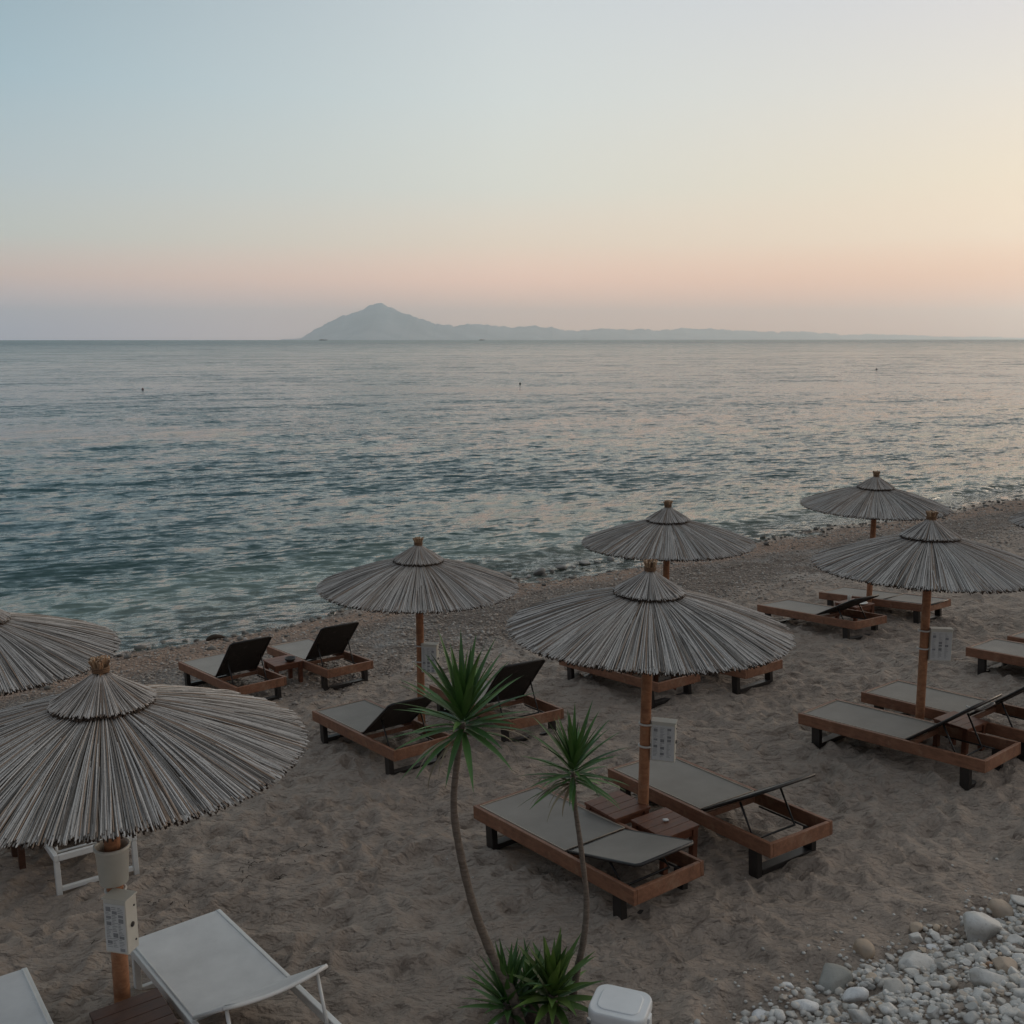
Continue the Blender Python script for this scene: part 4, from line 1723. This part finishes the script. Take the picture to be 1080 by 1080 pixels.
pts = []
for _ in range(15000):
    t_ = 3 + rs.random() * 36
    u = rs.random() ** 1.25
    s0 = float(np.interp(t_, tS, sS))
    s_ = s0 - 5.6 + 5.0 * u + rs.gauss(0, .55)
    X, Y = xy_of(s_, t_)
    sz = rs.uniform(.025, .075) * (1.6 if rs.random() < .06 else 1)
    pts.append((X, Y, gz(X, Y) + sz * .12, sz))
for _ in range(700):
    t_ = rs.uniform(0, 24)
    s_ = rs.uniform(4, 13.5)
    X, Y = xy_of(s_, t_)
    sz = rs.uniform(.010, .026)
    pts.append((X, Y, gz(X, Y) + sz * .15, sz))
scatter('shingle', pts, M_PEBBLE, 'pebbles and grit strewn along the water and thinly over the sand', 'shingle')

pts = []
for _ in range(2300):
    t_ = 2.5 + rs.random() ** 1.3 * 36
    s_ = float(np.interp(t_, tS, sS)) + rs.gauss(.5, .9) + (1.0 if rs.random() < .3 else 0)
    X, Y = xy_of(s_, t_)
    sz = rs.uniform(.05, .15) * (1.7 if rs.random() < .08 else 1)
    pts.append((X, Y, gz(X, Y) + sz * rs.uniform(.0, .22), sz))
scatter('shallow_stones', pts, M_STONE_WETTER, 'dark wet stones lying in the shallows along the water', 'stones')

# line of wet rocks in the wash
row = [(-.16, 23.8, .42, 'largest dark wet rock at the end of the row in the wash'), (.38, 23.75, .22, 'pale rock second in the row of wash rocks'), (.62, 24.0, .46, 'broad dark rock beside the pale rock in the wash'),
       (.95, 24.25, .24, 'small wet rock between the two broad wash rocks'), (1.20, 24.5, .44, 'broad wet rock in the middle of the wash row'), (1.48, 24.75, .24, 'little wet rock right of the middle wash rock'),
       (1.80, 25.1, .40, 'rounded wet rock before the central umbrella top'), (2.10, 25.25, .28, 'low wet rock near the seaward umbrella rim'), (2.50, 25.6, .34, 'wet rock under the rim of the umbrella with hidden pole'), (2.98, 25.7, .40, 'last wet rock of the row, at the rim of the seaward umbrella')]
for k, (x, y, sz, lb) in enumerate(row):
    put_stone('wash_rock', SM[k % 14], x, y, sz * .78, rs.uniform(-.5, .5), M_STONE if k == 1 else M_STONE_WET, lb, 'rock', 'rocks along the wash', sink=.06, z=max(0, gz(x, y)))

# driftwood
m = MB()
P = smooth_path([(-.42, 0, 0), (-.2, .02, .09), (.05, -.01, .12), (.28, .02, .07), (.46, 0, .0)], 16)
m.tube(P, [.03, .06, .085, .10, .11, .115, .115, .11, .10, .09, .08, .07, .06, .05, .035, .02], 9)
m.tube([(.0, 0, .1), (.1, .12, .14), (.18, .2, .10)], [.04, .03, .012], 7)
t = m.build('driftwood', M_WEED, loc=(-5.54, 18.45, gz(-5.54, 18.45) + .02), rot=(0, 0, R(28)), scale=(.42, .45, .42))
tag(t, 'dark brown lump of driftwood on the wet sand by the water', 'driftwood')

# dry weed scraps on the sand
m = MB()
for cx, cy, n_ in ((-2.2, 8.35, 16), (-1.85, 8.7, 10), (-3.1, 7.3, 10), (-2.9, 7.8, 8)):
    for _ in range(n_):
        x, y = cx + rs.gauss(0, .16), cy + rs.gauss(0, .12)
        z = gz(x, y)
        a = rs.uniform(0, 6.28)
        L_ = rs.uniform(.02, .07)
        m.tube([(x, y, z + .004), (x + L_ * .5 * math.cos(a), y + L_ * .5 * math.sin(a), z + .014), (x + L_ * math.cos(a + .5), y + L_ * math.sin(a + .5), z + .003)], .003, 5)
tag(m.build('seaweed_scraps', M_WEED), 'dark dry weed scraps on the sand by the bucket umbrella', 'seaweed', kind='stuff')

# ------------------------------------------------------------------ far out on the water
M_BUOY = m_plain('dark_red_buoy', (.10, .025, .022), .5, .2)
for (x, y), sz, lb, mt in (((-41.4, 115.3), .28, 'reddish buoy off the bucket umbrella side of the bay', M_BUOY), ((.96, 130.0), .30, 'dark buoy floating straight out from the central umbrella', M_BLACK), ((67.1, 190.5), .42, 'dark buoy farthest out, above the farthest umbrella', M_BLACK)):
    m = MB()
    m.lathe([(.02, -.5), (.35, -.3), (.5, 0), (.42, .3), (.16, .45), (.10, .75), (.03, .8)], 16)
    o = m.build('buoy', mt, loc=(x, y, .02), scale=(sz,) * 3)
    tag(o, lb, 'buoy', 'buoys on the sea')
for px_, lb, L_ in ((343, 'tiny boat on the horizon under the island peak', 34.0), (508, 'tiny boat on the horizon before the low ridge', 22.0)):
    D = 4200.0
    X = (px_ - 540) / 1080 * D
    root = empty('boat', (X, D, 0), R(8))
    tag(root, lb, 'boat', 'boats on the horizon')
    m = MB()
    rings = []
    for i in range(9):
        f = i / 8 * 2 - 1
        w = (1 - abs(f) ** 3) * L_ * .11 + .05
        rings.append([(f * L_ / 2, -w, 2.4 + f * f * .8), (f * L_ * .47, -w * .6, -.5), (f * L_ * .47, w * .6, -.5), (f * L_ / 2, w, 2.4 + f * f * .8)])
    vs_ = [p for q in rings for p in q]
    fs = [(i * 4 + j, i * 4 + (j + 1) % 4, i * 4 + 4 + (j + 1) % 4, i * 4 + 4 + j) for i in range(8) for j in range(4)]
    m.add(vs_, fs + [(0, 1, 2, 3), (35, 34, 33, 32)])
    m.build('hull', M_LEG, root)
    m = MB()
    m.box((-L_ * .12, 0, 3.6), (L_ * .35, L_ * .12, 2.4), bevel=.2)
    m.build('cabin', M_CREAM, root)
